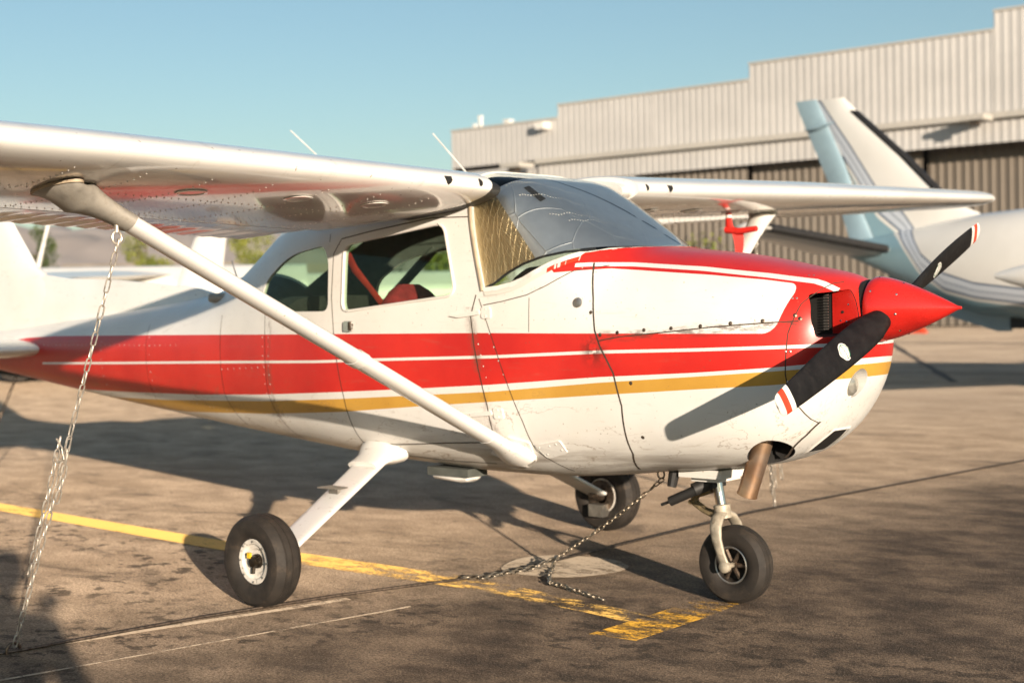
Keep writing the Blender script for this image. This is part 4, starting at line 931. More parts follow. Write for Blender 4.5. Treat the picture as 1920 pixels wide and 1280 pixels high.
# ------------------------------------------------------------------ exhaust, lamps, engine seen through the openings
b = MB(); a0 = Vector((.505, -.215, .86)); a1 = Vector((.380, -.215, .512)); d = (a1-a0).normalized(); Lx = (a1-a0).length
b.lathe([(.042, 0), (.042, Lx-.012), (.044, Lx-.004), (.044, Lx), (.0395, Lx), (.0385, Lx-.15), (.001, Lx-.15)], a0, d, 28); b.build('exhaust_pipe', M['exhaust'], PLANE, True, 35)
for s in (-1,):
    b = MB(); cpos = Vector((.845, s*.100, .985)); ax = Vector((1, s*.05, .10)).normalized(); b.lathe([(.050, -.058), (.050, -.045), (.040, -.032), (.02, -.026), (.0005, -.024)], cpos, ax, 24); b.build('landing_lamp', M['lens'], cowl)
for s in (-1, 1):
    b = MB(); fr = [(BVH.ray_cast(Vector((2, s*.131, z)), Vector((-1, 0, 0)))[0].x-.004, z) for z in [1.184+.0175*k for k in range(11)]]; b.loft([[(x, s*yy, z) for x, z in fr+[(.745, 1.359), (.745, 1.184)]] for yy in (.126, .134)]); wl_ = b.build('intake_wall', M['spinner'], cowl, False)
    b = MB(); b.lathe([(.006, 0), (.006, .002), (.001, .002)], (.79, s*.134, 1.27), (0, s, 0), 10); b.build('wall_hole', M['hole'], wl_, False)
    for sx, sz in ((.78, 1.235), (.805, 1.232), (.815, 1.30)): b = MB(); dome(b, Vector((sx, s*.1342, sz)), Vector((0, s, 0)), .004, .002, 8); b.build('wall_screw', M['chrome'], wl_, False)
    fins = MB()
    for k in range(13): fins.box((.715, min(s*.148, s*.154), 1.20+k*.0115), (.735, max(s*.148, s*.154), 1.2040+k*.0115))
    fins.box((.51, min(s*.18, s*.28), 1.19), (.55, max(s*.18, s*.28), 1.36)); fins.build('cylinder_fin', M['alu'], cowl, False)['kind'] = 'stuff'
b = MB(); b.box((.50, -.085, .705), (.53, .085, .77)); b.build('air_filter', M['rim_dark'], cowl, False)
b = MB()
P0 = rounded([(-.11, .680), (.07, .680), (.06, .795), (-.10, .795)], .014)
ring0, ring1 = [], []
for y, z in P0:
    h = BVH.ray_cast(Vector((2, y, z)), Vector((-1, 0, 0))); ring0.append(h[0]+Vector((.006, 0, 0))); yy, zz = -.02+(y+.02)*.88, .7375+(z-.7375)*.82
    h2 = BVH.ray_cast(Vector((2, yy, zz)), Vector((-1, 0, 0))); ring1.append(h2[0]+Vector((.012, 0, 0)))
b.loft([ring0, ring1], 0, False); b.build('chin_inlet_frame', M['white_worn'], cowl, True)

# ------------------------------------------------------------------ propeller and spinner
HUB = Vector((.925, 0, 1.279)); pr = empty('propeller', (0, 0, 0), PLANE)
b = MB(); prof = [(.001, -.052), (.128, -.052), (.131, -.046), (.131, -.030)]+[(.131*(1-((t)**1.35)), -.030+.335*t) for t in [i/20 for i in range(1, 20)]]+[(.006, .303), (.0005, .3055)]
b.lathe(prof, HUB, (1, 0, 0), 48); sp = b.build('spinner', M['spinner'], pr, True, 40)
b = MB(); b.lathe([(.001, -.09), (.120, -.09), (.120, -.055)], HUB, (1, 0, 0), 40); b.build('spinner_backplate', M['hole'], pr)
for q0 in range(8):
    q = 2*math.pi*q0/8+.2
    for hx, rr in ((-.026, .1315), (.075, .1315*(1-((.075+.03)/.335)**1.35))):
        nrm = Vector((.3 if hx > 0 else 0, math.cos(q), math.sin(q))).normalized(); b = MB(); dome(b, HUB+Vector((hx, rr*math.cos(q), rr*math.sin(q))), nrm, .005, .003, 8); b.build('spinner_screw', M['chrome'], sp, False)
PANG = R(20.1)
def blade(sgn):
    rd = Vector((0, sgn*math.cos(PANG), sgn*math.sin(PANG))); mv = Vector((0, -sgn*math.sin(PANG), sgn*math.cos(PANG)))   # direction the blade moves when it turns
    rs = [.06, .10, .14, .18, .22, .28, .35, .45, .55, .65, .74, .80, .852, .8522, .882, .8822, .918, .9182, .936, .945, .951, .9525]
    def chord(r): return float(np.interp(r, [.06, .12, .18, .25, .40, .60, .80, .92, .935, .945, .951, .9525], [.080, .095, .118, .128, .130, .122, .104, .088, .082, .068, .048, .018]))
    def thick(r): return float(np.interp(r, [.06, .12, .2, .4, .7, .95], [.055, .045, .028, .017, .011, .007]))
    def beta(r): return R(float(np.interp(r, [.06, .15, .25, .4, .6, .75, .95], [48, 44, 36, 27.5, 20.5, 17, 13.5])))
    b = MB(); rings = []; mis = []
    for r in rs:
        be = beta(r); cdir = mv*math.cos(be)+Vector((1, 0, 0))*math.sin(be); nn = Vector((1, 0, 0))*math.cos(be)-mv*math.sin(be); c = chord(r); t = thick(r)
        ring = []
        for j in range(24):
            q = 2*math.pi*j/24; ring.append(HUB+rd*r+cdir*(c*.5*math.copysign(abs(math.cos(q))**.8, math.cos(q))+.012)+nn*(t*(.95 if math.sin(q) > 0 else .28)*math.sin(q)))
        rings.append(ring)
    for i in range(len(rs)-1):
        r = (rs[i]+rs[i+1])/2; mi = 0 if r < .8521 else 1 if r < .8821 else 2 if r < .9181 else 1
        b.loft(rings[i:i+2], mi, False)
    b.add(rings[-1], [tuple(range(24))], 1)
    bl = mesh_obj('blade', b.V, b.F, None, pr, True, [M['prop'], M['tipw'], M['tipr']], b.MI)
    bm = bmesh.new(); bm.from_mesh(bl.data); bmesh.ops.remove_doubles(bm, verts=bm.verts, dist=.00005); bmesh.ops.recalc_face_normals(bm, faces=bm.faces); bm.to_mesh(bl.data); bm.free(); sharp(bl, 45)
    # maker's decal: badge with lettering
    r0 = .445; be = beta(r0); cdir = mv*math.cos(be)+Vector((1, 0, 0))*math.sin(be); nn = Vector((1, 0, 0))*math.cos(be)-mv*math.sin(be)
    o0 = HUB+rd*r0+cdir*.012+nn*(thick(r0)*.95)
    def put(u, v, h): 
        q = min(1, abs(v)/(chord(r0)*.5)); drop = thick(r0)*.95*(1-math.sqrt(max(0, 1-q*q)))
        return o0+rd*u+cdir*v+nn*(h-drop)
    b = MB(); P = []
    for k in range(48):
        a = 2*math.pi*k/48; rr = .036+.007*max(0, math.cos(2*a))**6; P.append((rr*math.cos(a)*.94, rr*math.sin(a)))
    ctr = len(b.V)
    V = [put(0, 0, .0015)]+[put(u*f, v*f, .0015) for f in (.5, 1) for u, v in P]; n = 48
    b.add(V, [(0, 1+i, 1+(i+1) % n) for i in range(n)]+[(1+i, 1+n+i, 1+n+(i+1) % n, 1+(i+1) % n) for i in range(n)]); dc = b.build('blade_decal', M['decal'], bl, False)
    b = MB(); V = [put(u*f, v*f, .0022) for f in (.80, .87) for u, v in [(.034*math.cos(2*math.pi*i/40), .034*math.sin(2*math.pi*i/40)) for i in range(40)]]
    b.add(V, [(i, 40+i, 40+(i+1) % 40, (i+1) % 40) for i in range(40)]); b.build('decal_ring', M['ink_green'], bl, False)
    for txt, size, dv, mt in (('McCAULEY', .0128, .000, 'ink'),):
        cu = bpy.data.curves.new('lettering', 'FONT'); cu.body = txt; cu.size = size; cu.align_x = 'CENTER'; cu.align_y = 'CENTER'
        to = bpy.data.objects.new('lettering', cu); COL.objects.link(to); me = bpy.data.meshes.new_from_object(to.evaluated_get(bpy.context.evaluated_depsgraph_get())); bpy.data.objects.remove(to); bpy.data.curves.remove(cu)
        for v in me.vertices:
            # the words run across the blade
            v.co = put(-v.co.y*sgn+dv*-1, -v.co.x*-1*1.0, .0026)
        me.materials.clear(); me.materials.append(M[mt]); lo = bpy.data.objects.new('lettering', me); COL.objects.link(lo); lo.parent = bl
for s in (-1, 1): blade(s)
# ------------------------------------------------------------------ chains and cable
def link_mesh(L, W, r):
    b = MB(); pts = []; a = W/2-r; h = L/2-W/2
    for k in range(16):
        q = 2*math.pi*k/16; pts.append((a*math.cos(q), 0, a*math.sin(q)+(h if math.sin(q) > .01 else -h if math.sin(q) < -.01 else 0)))
    rings = []; n = len(pts)
    for i in range(n):
        p = Vector(pts[i]); t = (Vector(pts[(i+1) % n])-Vector(pts[i-1])).normalized(); w = Vector((0, 1, 0)); u = t.cross(w)
        rings.append([p+u*r*math.cos(q)+w*r*math.sin(q) for q in [2*math.pi*j/6 for j in range(6)]])
    rings.append(rings[0]); b.loft(rings, 0, False)
    o = b.build('link', None, None, True, 60); me = o.data; bpy.data.objects.remove(o); return me
LINKS = {}
def chain(par, runs, L, W, r, mat, twist=0.0, jitter=.12):
    key = (L, W, r, mat)
    if key not in LINKS: me = link_mesh(L, W, r); me.materials.append(M[mat]); LINKS[key] = me
    me = LINKS[key]; pitch = L-2.3*r; k = 0
    for run in runs:
        P = [Vector(p) for p in run]; acc = 0; seg = []
        D = [0]
        for a, c in zip(P, P[1:]): D.append(D[-1]+(c-a).length)
        s = 0
        while s <= D[-1]:
            i = max(j for j in range(len(D)) if D[j] <= s+1e-9); i = min(i, len(P)-2)
            t = (s-D[i])/max(1e-6, D[i+1]-D[i]); p = P[i].lerp(P[i+1], t); d = (P[i+1]-P[i]).normalized()
            rot = d.to_track_quat('Z', 'X').to_matrix() @ Matrix.Rotation(twist+(math.pi/2 if k % 2 else 0)+_rnd.uniform(-jitter, jitter)*2, 3, 'Z')
            o = bpy.data.objects.new('link', me); COL.objects.link(o); o.parent = par
            mm = rot.to_4x4(); mm.translation = p-par.location; o.matrix_local = mm
            s += pitch; k += 1
def sag(a, b, drop, n=14):
    a, b = Vector(a), Vector(b); return [a.lerp(b, i/n)-Vector((0, 0, drop*4*(i/n)*(1-i/n))) for i in range(n+1)]
CB = [(-3.4, -9.0, .008), (-2.15, -4.6, .008), (-1.60, -2.43, .010), (-1.50, -1.6, .008), (-1.36, -.95, .008), (-1.115, -.22, .008), (-1.085, .30, .010), (-1.09, 1.1, .012), (-1.11, 2.3, .012), (-1.03, 3.4, .008), (-.79, 5.8, .008), (-.2, 12, .008)]
b = MB(); b.tube(dense([p for p in CB], .12), .0062, 8); o = b.build('tie_down_cable', M['steel_dark'], None); tag(o, 'dark steel cable stretched along the ground under the red aircraft', 'cable')
near = empty('tie_down_chain', (-1.60, -2.43, 0)); tag(near, 'long steel chain hanging from the near wing strut at the left edge', 'chain', 'tie-down chains of the red aircraft')
A = TIE[-1]+Vector((0, 0, -.03)); B = Vector((-1.605, -2.43, .012))
run = sag(A, B, .02, 16); pt = lambda t: run[int(t*16)]
kn = A.lerp(B, .50)
chain(near, [run, [kn+Vector((-.012, -.012, .04)), A.lerp(B, .6)+Vector((-.020, -.01, 0)), A.lerp(B, .70)+Vector((-.016, -.012, 0)), A.lerp(B, .80)+Vector((-.010, -.012, 0))],
              [kn+Vector((.014, .010, .03)), A.lerp(B, .57)+Vector((.020, .012, 0)), A.lerp(B, .61)+Vector((.018, .012, 0))]], .060, .025, .0033, 'steel', .4)
b = MB(); b.tube([Vector((-1.605, -2.43+.030*math.cos(q), .012+.030*math.sin(q))) for q in [2*math.pi*j/16 for j in range(17)]], .0065, 7, caps=False); keep(b.build('anchor_ring', M['steel_dark'], None), near)
b = MB(); b.tube([kn+Vector((-.045, 0, .045)), kn+Vector((-.03, -.01, .055)), kn+Vector((.01, -.012, .02)), kn+Vector((.012, -.01, -.02)), kn+Vector((-.02, -.012, -.035)), kn+Vector((-.045, -.012, -.005))], .0042, 8); o = b.build('chain_hook', M['steel'], None); keep(o, near)
tow = empty('tie_down_chain', (-1.09, -.25, 0)); tag(tow, 'dirty chain slanting from the nose ring to the cable, loose end lying in a heap', 'chain', 'tie-down chains of the red aircraft')
N0 = Vector((-.17, -.05, .52)); N1 = Vector((-1.0, .20, .045))
chain(tow, [sag(N0, N1, .015), [(-1.0, .20, .045), (-1.03, .08, .02), (-1.075, -.12, .014), (-1.10, -.285, .012)], [(-.985, .185, .055), (-1.0, .04, .020), (-1.05, -.14, .014), (-1.07, -.30, .012)],
            [(-.99, .19, .05), (-.965, .135, .03), (-.95, .10, .008)], [(-.96, .15, .05), (-.94, .09, .008), (-.86, -.02, .012), (-.76, -.14, .010), (-.66, -.20, .012), (-.55, -.235, .010), (-.43, -.28, .012), (-.31, -.322, .010)],
            [(-.95, .12, .008), (-.84, -.05, .020), (-.72, -.19, .016), (-.60, -.225, .020), (-.47, -.27, .016), (-.38, -.30, .012)], [(-1.11, -.30, .02), (-1.16, -.32, .012), (-1.13, -.26, .012), (-1.08, -.29, .022)]], .046, .023, .0032, 'chain_dirty', .3, .3)
farc = empty('tie_down_chain', (-1.11, 2.55, 0)); tag(farc, 'doubled chain hanging from the far wing strut beyond the nose', 'chain', 'tie-down chains of the red aircraft')
A = TIE[1]+Vector((0, 0, -.03)); B = Vector((-1.11, 2.53, .015))
chain(farc, [sag(A, B, .01), [A.lerp(B, .62)+Vector((.03, -.02, 0)), A.lerp(B, .93)+Vector((.03, -.025, 0))], [A.lerp(B, .62)+Vector((-.02, .03, 0)), A.lerp(B, .95)+Vector((-.03, .03, 0))], [A.lerp(B, .62)+Vector((.05, .02, 0)), A.lerp(B, .90)+Vector((.055, .02, 0))]], .060, .025, .0033, 'steel', .4)
tailc = empty('tie_down_chain', (-5.9, -.1, 0)); tag(tailc, 'short dark chain under the tail at the left edge', 'chain', 'tie-down chains of the red aircraft')
chain(tailc, [sag((-5.75, -.02, .86), (-6.0, -.3, .01), .02)], .060, .027, .0034, 'steel_dark', .4)

# red pitot cover with its streamer under the far wing
pit = empty('pitot_cover', (-.93, 1.92, 1.6)); tag(pit, 'red pitot tube cover with hanging streamer under the far wing', 'cover')
zw = wing_pt(1.92, .20, naca(.20)[1], 1).z
b = MB(); b.tube([(-1.03, 1.92, zw-.035), (-1.03, 1.92, zw-.075), (-1.015, 1.92, zw-.105)], [.020, .024, .022], 10, flat=.7); b.tube([(-1.05, 1.92, zw-.105), (-.96, 1.92, zw-.118), (-.84, 1.92, zw-.108)], [.022, .020, .016], 12); keep(b.build('cover_sleeve', M['streamer'], None), pit)
b = MB(); b.tube([(-1.03, 1.92, zw-.018), (-1.03, 1.92, zw-.036)], .019, 10, flat=.8); keep(b.build('cover_collar', M['tipw'], None), pit)
b = MB(); b.tube([(-1.03, 1.92, zw+.01), (-1.03, 1.92, zw-.020)], .017, 10, flat=.8); keep(b.build('cover_top', M['streamer'], None), pit)
b = MB(); L0 = []; L1 = []
for i in range(15):
    t = i/14; L0.append((-1.005+.02*math.sin(t*5), 1.905+.01*math.sin(t*7), zw-.11-.42*t)); L1.append((-.960+.018*math.sin(t*5+.6), 1.935+.01*math.sin(t*7+1), zw-.11-.42*t))
b.add(L0+L1, [(i, i+1, 15+i+1, 15+i) for i in range(14)]); keep(b.build('streamer_ribbon', M['streamer'], None), pit)

# ------------------------------------------------------------------ the twin parked behind: blue belly, white top, striped fin
g = G('striped twin paint'); X, Y, Z = g.sep()[0:3]
sl = g.curve(X, [(-8, 4.9), (-7.24, 4.36), (-6.76, 3.66), (-6.33, 2.98), (-5.90, 2.58), (-5.68, 2.26), (-5.47, 1.94), (-5.11, 1.66), (-4.61, 1.50), (-3.93, 1.41), (-1, 1.40), (4, 1.38)], -8, 12, 0, 5)
gap = g.math('SUBTRACT', Z, sl)
# width of the band grows where it climbs the fin
wid = g.curve(X, [(-8, .46), (-6.3, .46), (-5.8, .40), (-5.3, .32), (-4.6, .27), (4, .26)], -8, 12, 0, 1)
u = g.math('DIVIDE', gap, wid)
n1 = g.noise(1.2, 5); blue = g.mix(g.ramp(n1, .3, .7), (.25, .38, .44), (.20, .33, .39)); wht = g.mix(g.ramp(n1, .3, .7), (.74, .725, .69), (.68, .66, .62)); navy = (.06, .10, .17); grey = (.52, .56, .62)
c = g.mix(g.math('GREATER_THAN', u, 0), blue, wht)
def band(lo, hi, col):
    global c
    c = g.mix(g.math('MULTIPLY', g.math('GREATER_THAN', u, lo), g.math('LESS_THAN', u, hi)), c, col)
band(-1.0, -.84, wht); band(-.84, -.75, navy); band(-.75, -.46, grey); band(-.46, -.42, navy); band(-.42, -.10, grey); band(-.10, 0, navy)
M['twin'] = g.set(c, .22, 0, .6, .05)
M['twin_blue'] = simple('pale blue paint', (.27, .38, .44), .25, 0, .12, 2, 0, .5)
M['boot'] = simple('black de-ice boot', (.014, .013, .013), .55)
M['under'] = simple('shaded grey underside', (.52, .50, .46), .4, 0, .15, 3)
TW = empty('twin_aircraft', (-3.5, 14.5, 0)); tag(TW, 'white and pale blue twin-engine aircraft with striped fin parked before the hangar', 'aircraft')
def tw(o): return keep(o, TW)
def tparts(name, rings, mat, par=None, ang=50, caps=True):
    b = MB(); b.loft(rings, 0, caps); o = b.build(name, M[mat], None, True, ang)
    tw(o) if par is None else None
    if par is not None: o.parent = par; o.matrix_parent_inverse = Matrix.Identity(4) if par.location.length == 0 else Matrix.Translation(-TW.location) if par.parent == TW else Matrix.Identity(4)
    return o
yk = 14.5; rings = []
for x, zb_, zt, w in ((-7.0, 2.02, 2.10, .03), (-6.7, 1.90, 2.17, .09), (-6.3, 1.72, 2.24, .18), (-5.7, 1.42, 2.33, .33), (-5.2, 1.19, 2.42, .46), (-4.7, 1.04, 2.48, .57), (-4.0, .95, 2.52, .65), (-3.2, .93, 2.54, .69), (-1.0, .93, 2.55, .70), (.6, .93, 2.50, .69), (1.4, .94, 2.15, .66), (2.2, .98, 1.85, .58), (3.0, 1.08, 1.70, .42), (3.4, 1.2, 1.58, .25), (3.55, 1.33, 1.45, .08)):
    zc = (zb_+zt)/2; rings.append([(x, yk+w*math.copysign(abs(math.cos(q))**.85, math.cos(q)), zc+(zt-zb_)/2*math.copysign(abs(math.sin(q))**.85, math.sin(q))) for q in [2*math.pi*j/36 for j in range(36)]])
tparts('fuselage', rings, 'twin')
# fin, rudder, boot
def vfin(name, prof, mat, t=.085):
    rings = []
    for z, xl, xt in prof:
        ch = xl-xt; sc = .5 if z > 4.34 else 1
        rings.append([(xl-x*ch, yk+y*1.5*sc*t/.085, z) for x, y in sloop(12, 0, 1, .085)])
    return tparts(name, rings, mat)
vfin('fin', [(2.0, -4.2, -6.30), (2.5, -4.75, -6.52), (2.66, -5.12, -6.57), (2.91, -5.36, -6.65), (3.42, -5.85, -6.86), (4.17, -6.66, -7.22), (4.37, -6.85, -7.30)], 'twin')
vfin('rudder', [(2.02, -6.32, -6.74), (2.6, -6.57, -6.92), (3.37, -6.86, -7.26), (4.15, -7.21, -7.6), (4.39, -7.32, -7.69)], 'twin_blue', .05)
rings = []
for z, xl in ((2.66, -5.12), (2.91, -5.36), (3.42, -5.85), (4.15, -6.64)):
    rings.append([(xl+.012-x*.17, yk+y*1.52*1.35, z) for x, y in sloop(10, 0, 1, .085)])
tparts('de_ice_boot', rings, 'boot')
for sgn in (-1, 1):
    rings = []
    for y, xl, xt, z in ((.10, -6.0, -7.35, 2.0), (.25, -6.02, -7.35, 2.02), (1.6, -6.42, -7.42, 2.20), (2.5, -6.72, -7.48, 2.32), (2.62, -6.95, -7.48, 2.335)):
        ch = xl-xt; rings.append([(xl-x*ch, yk+sgn*y, z+zz*ch*(1 if y < 2.6 else .4)) for x, zz in sloop(12, 0, 1, .085)])
    tparts('stabilizer', rings, 'white_worn')
    rings = []
    for y, xl, z in ((.3, -6.02, 2.03), (1.6, -6.40, 2.20), (2.45, -6.69, 2.315)):
        rings.append([(xl+.02-x*.22, yk+sgn*y, z+zz*1.40) for x, zz in sloop(10, 0, 1, .09)])
    tparts('de_ice_boot', rings, 'boot')
    b = MB(); b.ball((-6.9, yk+sgn*2.66, 2.335), .06, 8, (4.2, 1, 1)); tw(b.build('stabilizer_tip', M['tipw'], None))
    # wing with engine nacelle
    rings = []
    for y, xl, xt, z in ((.5, 1.25, -.95, 1.13), (2.0, 1.2, -.85, 1.22), (4.0, .95, -.55, 1.38), (7.4, .55, -.35, 1.62), (7.6, .3, -.3, 1.64)):
        ch = xl-xt; rings.append([(xl-x*ch, yk+sgn*y, z+zz*ch*(1 if y < 7.5 else .3)) for x, zz in sloop(14, 0, 1, .15)])
    tparts('wing', rings, 'white_worn')
    rings = []
    for x, r, z in ((-3.66, .03, 1.56), (-3.45, .10, 1.55), (-3.1, .19, 1.54), (-2.2, .28, 1.48), (-1.0, .38, 1.42), (.8, .42, 1.44), (2.2, .36, 1.48), (2.55, .26, 1.50)):
        rings.append([(x, yk+sgn*2.15+r*.85*math.cos(q), z+r*math.sin(q)) for q in [2*math.pi*j/24 for j in range(24)]])
    tparts('nacelle', rings, 'white_worn')
    b = MB(); b.lathe([(.01, -.1), (.17, -.1), (.15, .05), (.08, .25), (.005, .36)], (2.65, yk+sgn*2.15, 1.50), (1, 0, 0), 20)
    for k in range(3):
        q = 2*math.pi*k/3+.5; b.tube([(2.68, yk+sgn*2.15, 1.50), (2.68, yk+sgn*2.15+1.1*math.cos(q), 1.50+1.1*math.sin(q))], [.10, .06], 8, flat=.25, up=(0, -math.sin(q), math.cos(q)))
    tw(b.build('propeller', M['boot'], None))
    b = MB(); b.tube([(.4, yk+sgn*2.15, 1.1), (.35, yk+sgn*2.15, .28)], .06, 10)
    for dy in (-.16, .16): b.lathe([(.12, -.07), (.24, -.07), (.28, 0), (.24, .07), (.12, .07)], (.35, yk+sgn*2.15+dy, .28), (0, 1, 0), 24)
    tw(b.build('main_gear', M['rubber'], None))
b = MB(); b.tube([(2.4, yk, 1.1), (2.45, yk, .22)], .05, 10); b.lathe([(.10, -.07), (.2, -.07), (.22, 0), (.2, .07), (.10, .07)], (2.45, yk, .22), (0, 1, 0), 24); tw(b.build('nose_gear', M['rubber'], None))
rings = [[(x, yk-.05*w, z0), (x, yk+.05*w, z0), (x, yk+.02*w, z1), (x, yk-.02*w, z1)] for x, z0, z1, w in ((-6.15, 1.68, 1.60, .6), (-5.3, 1.28, 1.05, 1), (-4.5, 1.05, .80, 1), (-4.30, 1.0, .80, .7))]
tparts('ventral_fin', rings, 'twin_blue')
b = MB(); b.box((-4.30, yk-.06, .84), (-4.02, yk+.06, 1.02)); tw(b.build('drain_mast', M['boot'], None, False))
for k in range(5):
    for sgn in (-1, 1):
        b = MB(); b.lathe([(.17, 0), (.17, .012), (.14, .014), (.001, .014)], (-2.6+.8*k, yk+sgn*.665, 1.98), (0, sgn, .22), 20); tw(b.build('cabin_window', M['boot'], None))
for z, x0, x1 in ((2.95, -7.35, -6.55), (3.95, -7.50, -7.0)):
    b = MB(); b.tube([(x0, yk-.055, z-.02), ((x0+x1)/2, yk-.10, z), (x1, yk-.085, z+.05)], [.012, .035, .010], 8); tw(b.build('rudder_hinge', M['twin_blue'], None))
# red wheel chocks far out on the apron
b = MB(); x, y = -18.7, 42.1; b.loft([[(x-.45, y-.2, 0), (x-.45, y+.2, 0), (x-.30, y+.1, .22), (x-.30, y-.1, .22)], [(x+.45, y-.2, 0), (x+.45, y+.2, 0), (x+.30, y+.1, .22), (x+.30, y-.1, .22)]]); tag(b.build('wheel_chock', M['tipr'], None, False), 'small red wheel chock lying on the apron before the hangar', 'chock')

# ------------------------------------------------------------------ aircraft parked to the left, behind the tail
def high_wing(name, loc, rz, label, fin_col='white_worn'):
    e = empty(name, loc); e.rotation_euler = (0, 0, rz)
    def P(nm, rings, mat, caps=True): b = MB(); b.loft(rings, 0, caps); return b.build(nm, M[mat], e, True, 50)
    rings = []
    for x, zb_, zt, w in ((2.5, 1.1, 1.4, .15), (2.3, .85, 1.5, .38), (1.3, .65, 1.6, .50), (.8, .6, 1.95, .52), (-.6, .6, 1.98, .52), (-1.4, .68, 1.55, .42), (-3, .85, 1.35, .25), (-4.6, 1.05, 1.25, .08)):
        zc = (zb_+zt)/2; rings.append([(x, w*math.copysign(abs(math.cos(q))**.7, math.cos(q)), zc+(zt-zb_)/2*math.copysign(abs(math.sin(q))**.7, math.sin(q))) for q in [2*math.pi*j/24 for j in range(24)]])
    P('fuselage', rings, 'white_worn')
    for s in (-1, 1):
        P('wing', [[(.85-x*c-(.1 if y > 3 else 0), s*y, 1.95+y*.03+z*c*1.3) for x, z in sloop(10, 0, 1, .12)] for y, c in ((.3, 1.6), (2.6, 1.6), (5.3, 1.1), (5.45, .5))], 'white_worn')
        P('stabilizer', [[(-3.6-x*c, s*y, 1.12+z*c) for x, z in sloop(8)] for y, c in ((.05, 1.3), (1.6, .9))], 'white_worn')
        b = MB(); b.tube([(.3, s*.5, .7), (.2, s*2.5, 1.98)], .05, 8); b.build('wing_strut', M['white_worn'], e)
        b = MB(); b.tube([(-.1, s*.45, .65), (-.1, s*1.2, .22)], .04, 8); b.lathe([(.08, -.07), (.19, -.08), (.22, 0), (.19, .08), (.08, .07)], (-.1, s*1.25, .22), (0, 1, 0), 20); b.build('main_gear', M['rubber'], e)
        b = MB(); b.box((-.5, s*.50-.02, 1.42), (.55, s*.50+.02, 1.78)); b.build('cabin_window', M['boot'], e, False)
    P('fin', [[(xl-x*(xl-xt), y*1.2, z) for x, y in sloop(10, 0, 1, .08)] for z, xl, xt in ((1.15, -3.2, -4.75), (1.5, -3.75, -4.78), (2.52, -4.30, -4.95), (2.56, -4.4, -4.9))], fin_col)
    b = MB(); b.tube([(1.7, 0, .7), (1.75, 0, .2)], .035, 8); b.lathe([(.08, -.05), (.16, -.06), (.18, 0), (.16, .06), (.08, .05)], (1.75, 0, .18), (0, 1, 0), 18); b.build('nose_gear', M['rubber'], e)
    b = MB(); b.box((2.52, -.05, 1.2-.9), (2.56, .05, 1.2+.9)); b.lathe([(.14, 0), (.08, .2), (.01, .3)], (2.5, 0, 1.2), (1, 0, 0), 16); b.build('propeller', M['boot'], e, False)
    return tag(e, label, 'aircraft', 'white aircraft parked in the row behind')
high_wing('parked_aircraft', (-19.9, 8.0, 0), R(193), 'white aircraft with a plain swept fin parked behind the rear window')
high_wing('parked_aircraft', (-24.5, 33, 0), R(187), 'white aircraft seen small through the cabin windows behind the trailers')
for i, (x, y, rz, w, lab) in enumerate([(-21.5, 11.4, .02, 7.5, 'long white covered trailer low behind the tail of the red aircraft'), (-25.5, 19.5, -.03, 9, 'white box trailer standing behind the cabin, seen through the rear window'), (-17.8, 24.5, -.20, 6.5, 'white box trailer seen through the door window over the red seat')]):
    e = empty('trailer', (x, y, 0)); e.rotation_euler = (0, 0, rz+R(49)); tag(e, lab, 'trailer', 'white trailers at the edge of the apron')
    b = MB(); b.loft([[(-w/2, yy, zz) for yy, zz in rounded([(-1.2, .6), (1.2, .6), (1.2, 1.85), (.5, 2.25), (-.5, 2.25), (-1.2, 1.85)], .15)], [(w/2, yy, zz) for yy, zz in rounded([(-1.2, .6), (1.2, .6), (1.2, 1.85), (.5, 2.25), (-.5, 2.25), (-1.2, 1.85)], .15)]]); b.build('box_body', M['white_worn'], e)
    for sx in (-.25*w, .25*w):
        for sy in (-1.05, 1.05): b = MB(); b.lathe([(.2, -.12), (.42, -.13), (.45, 0), (.42, .13), (.2, .12)], (sx, sy, .45), (0, 1, 0), 18); b.build('wheel', M['rubber'], e)
# pole beside the fin
b = MB(); b.tube([(-23.7, 10.8, 0), (-23.7, 10.85, 2.3), (-23.45, 11.0, 3.3)], [.06, .05, .03], 8); tag(b.build('pole', M['tipw'], None), 'thin pale leaning pole beside the fin of the red aircraft', 'pole')

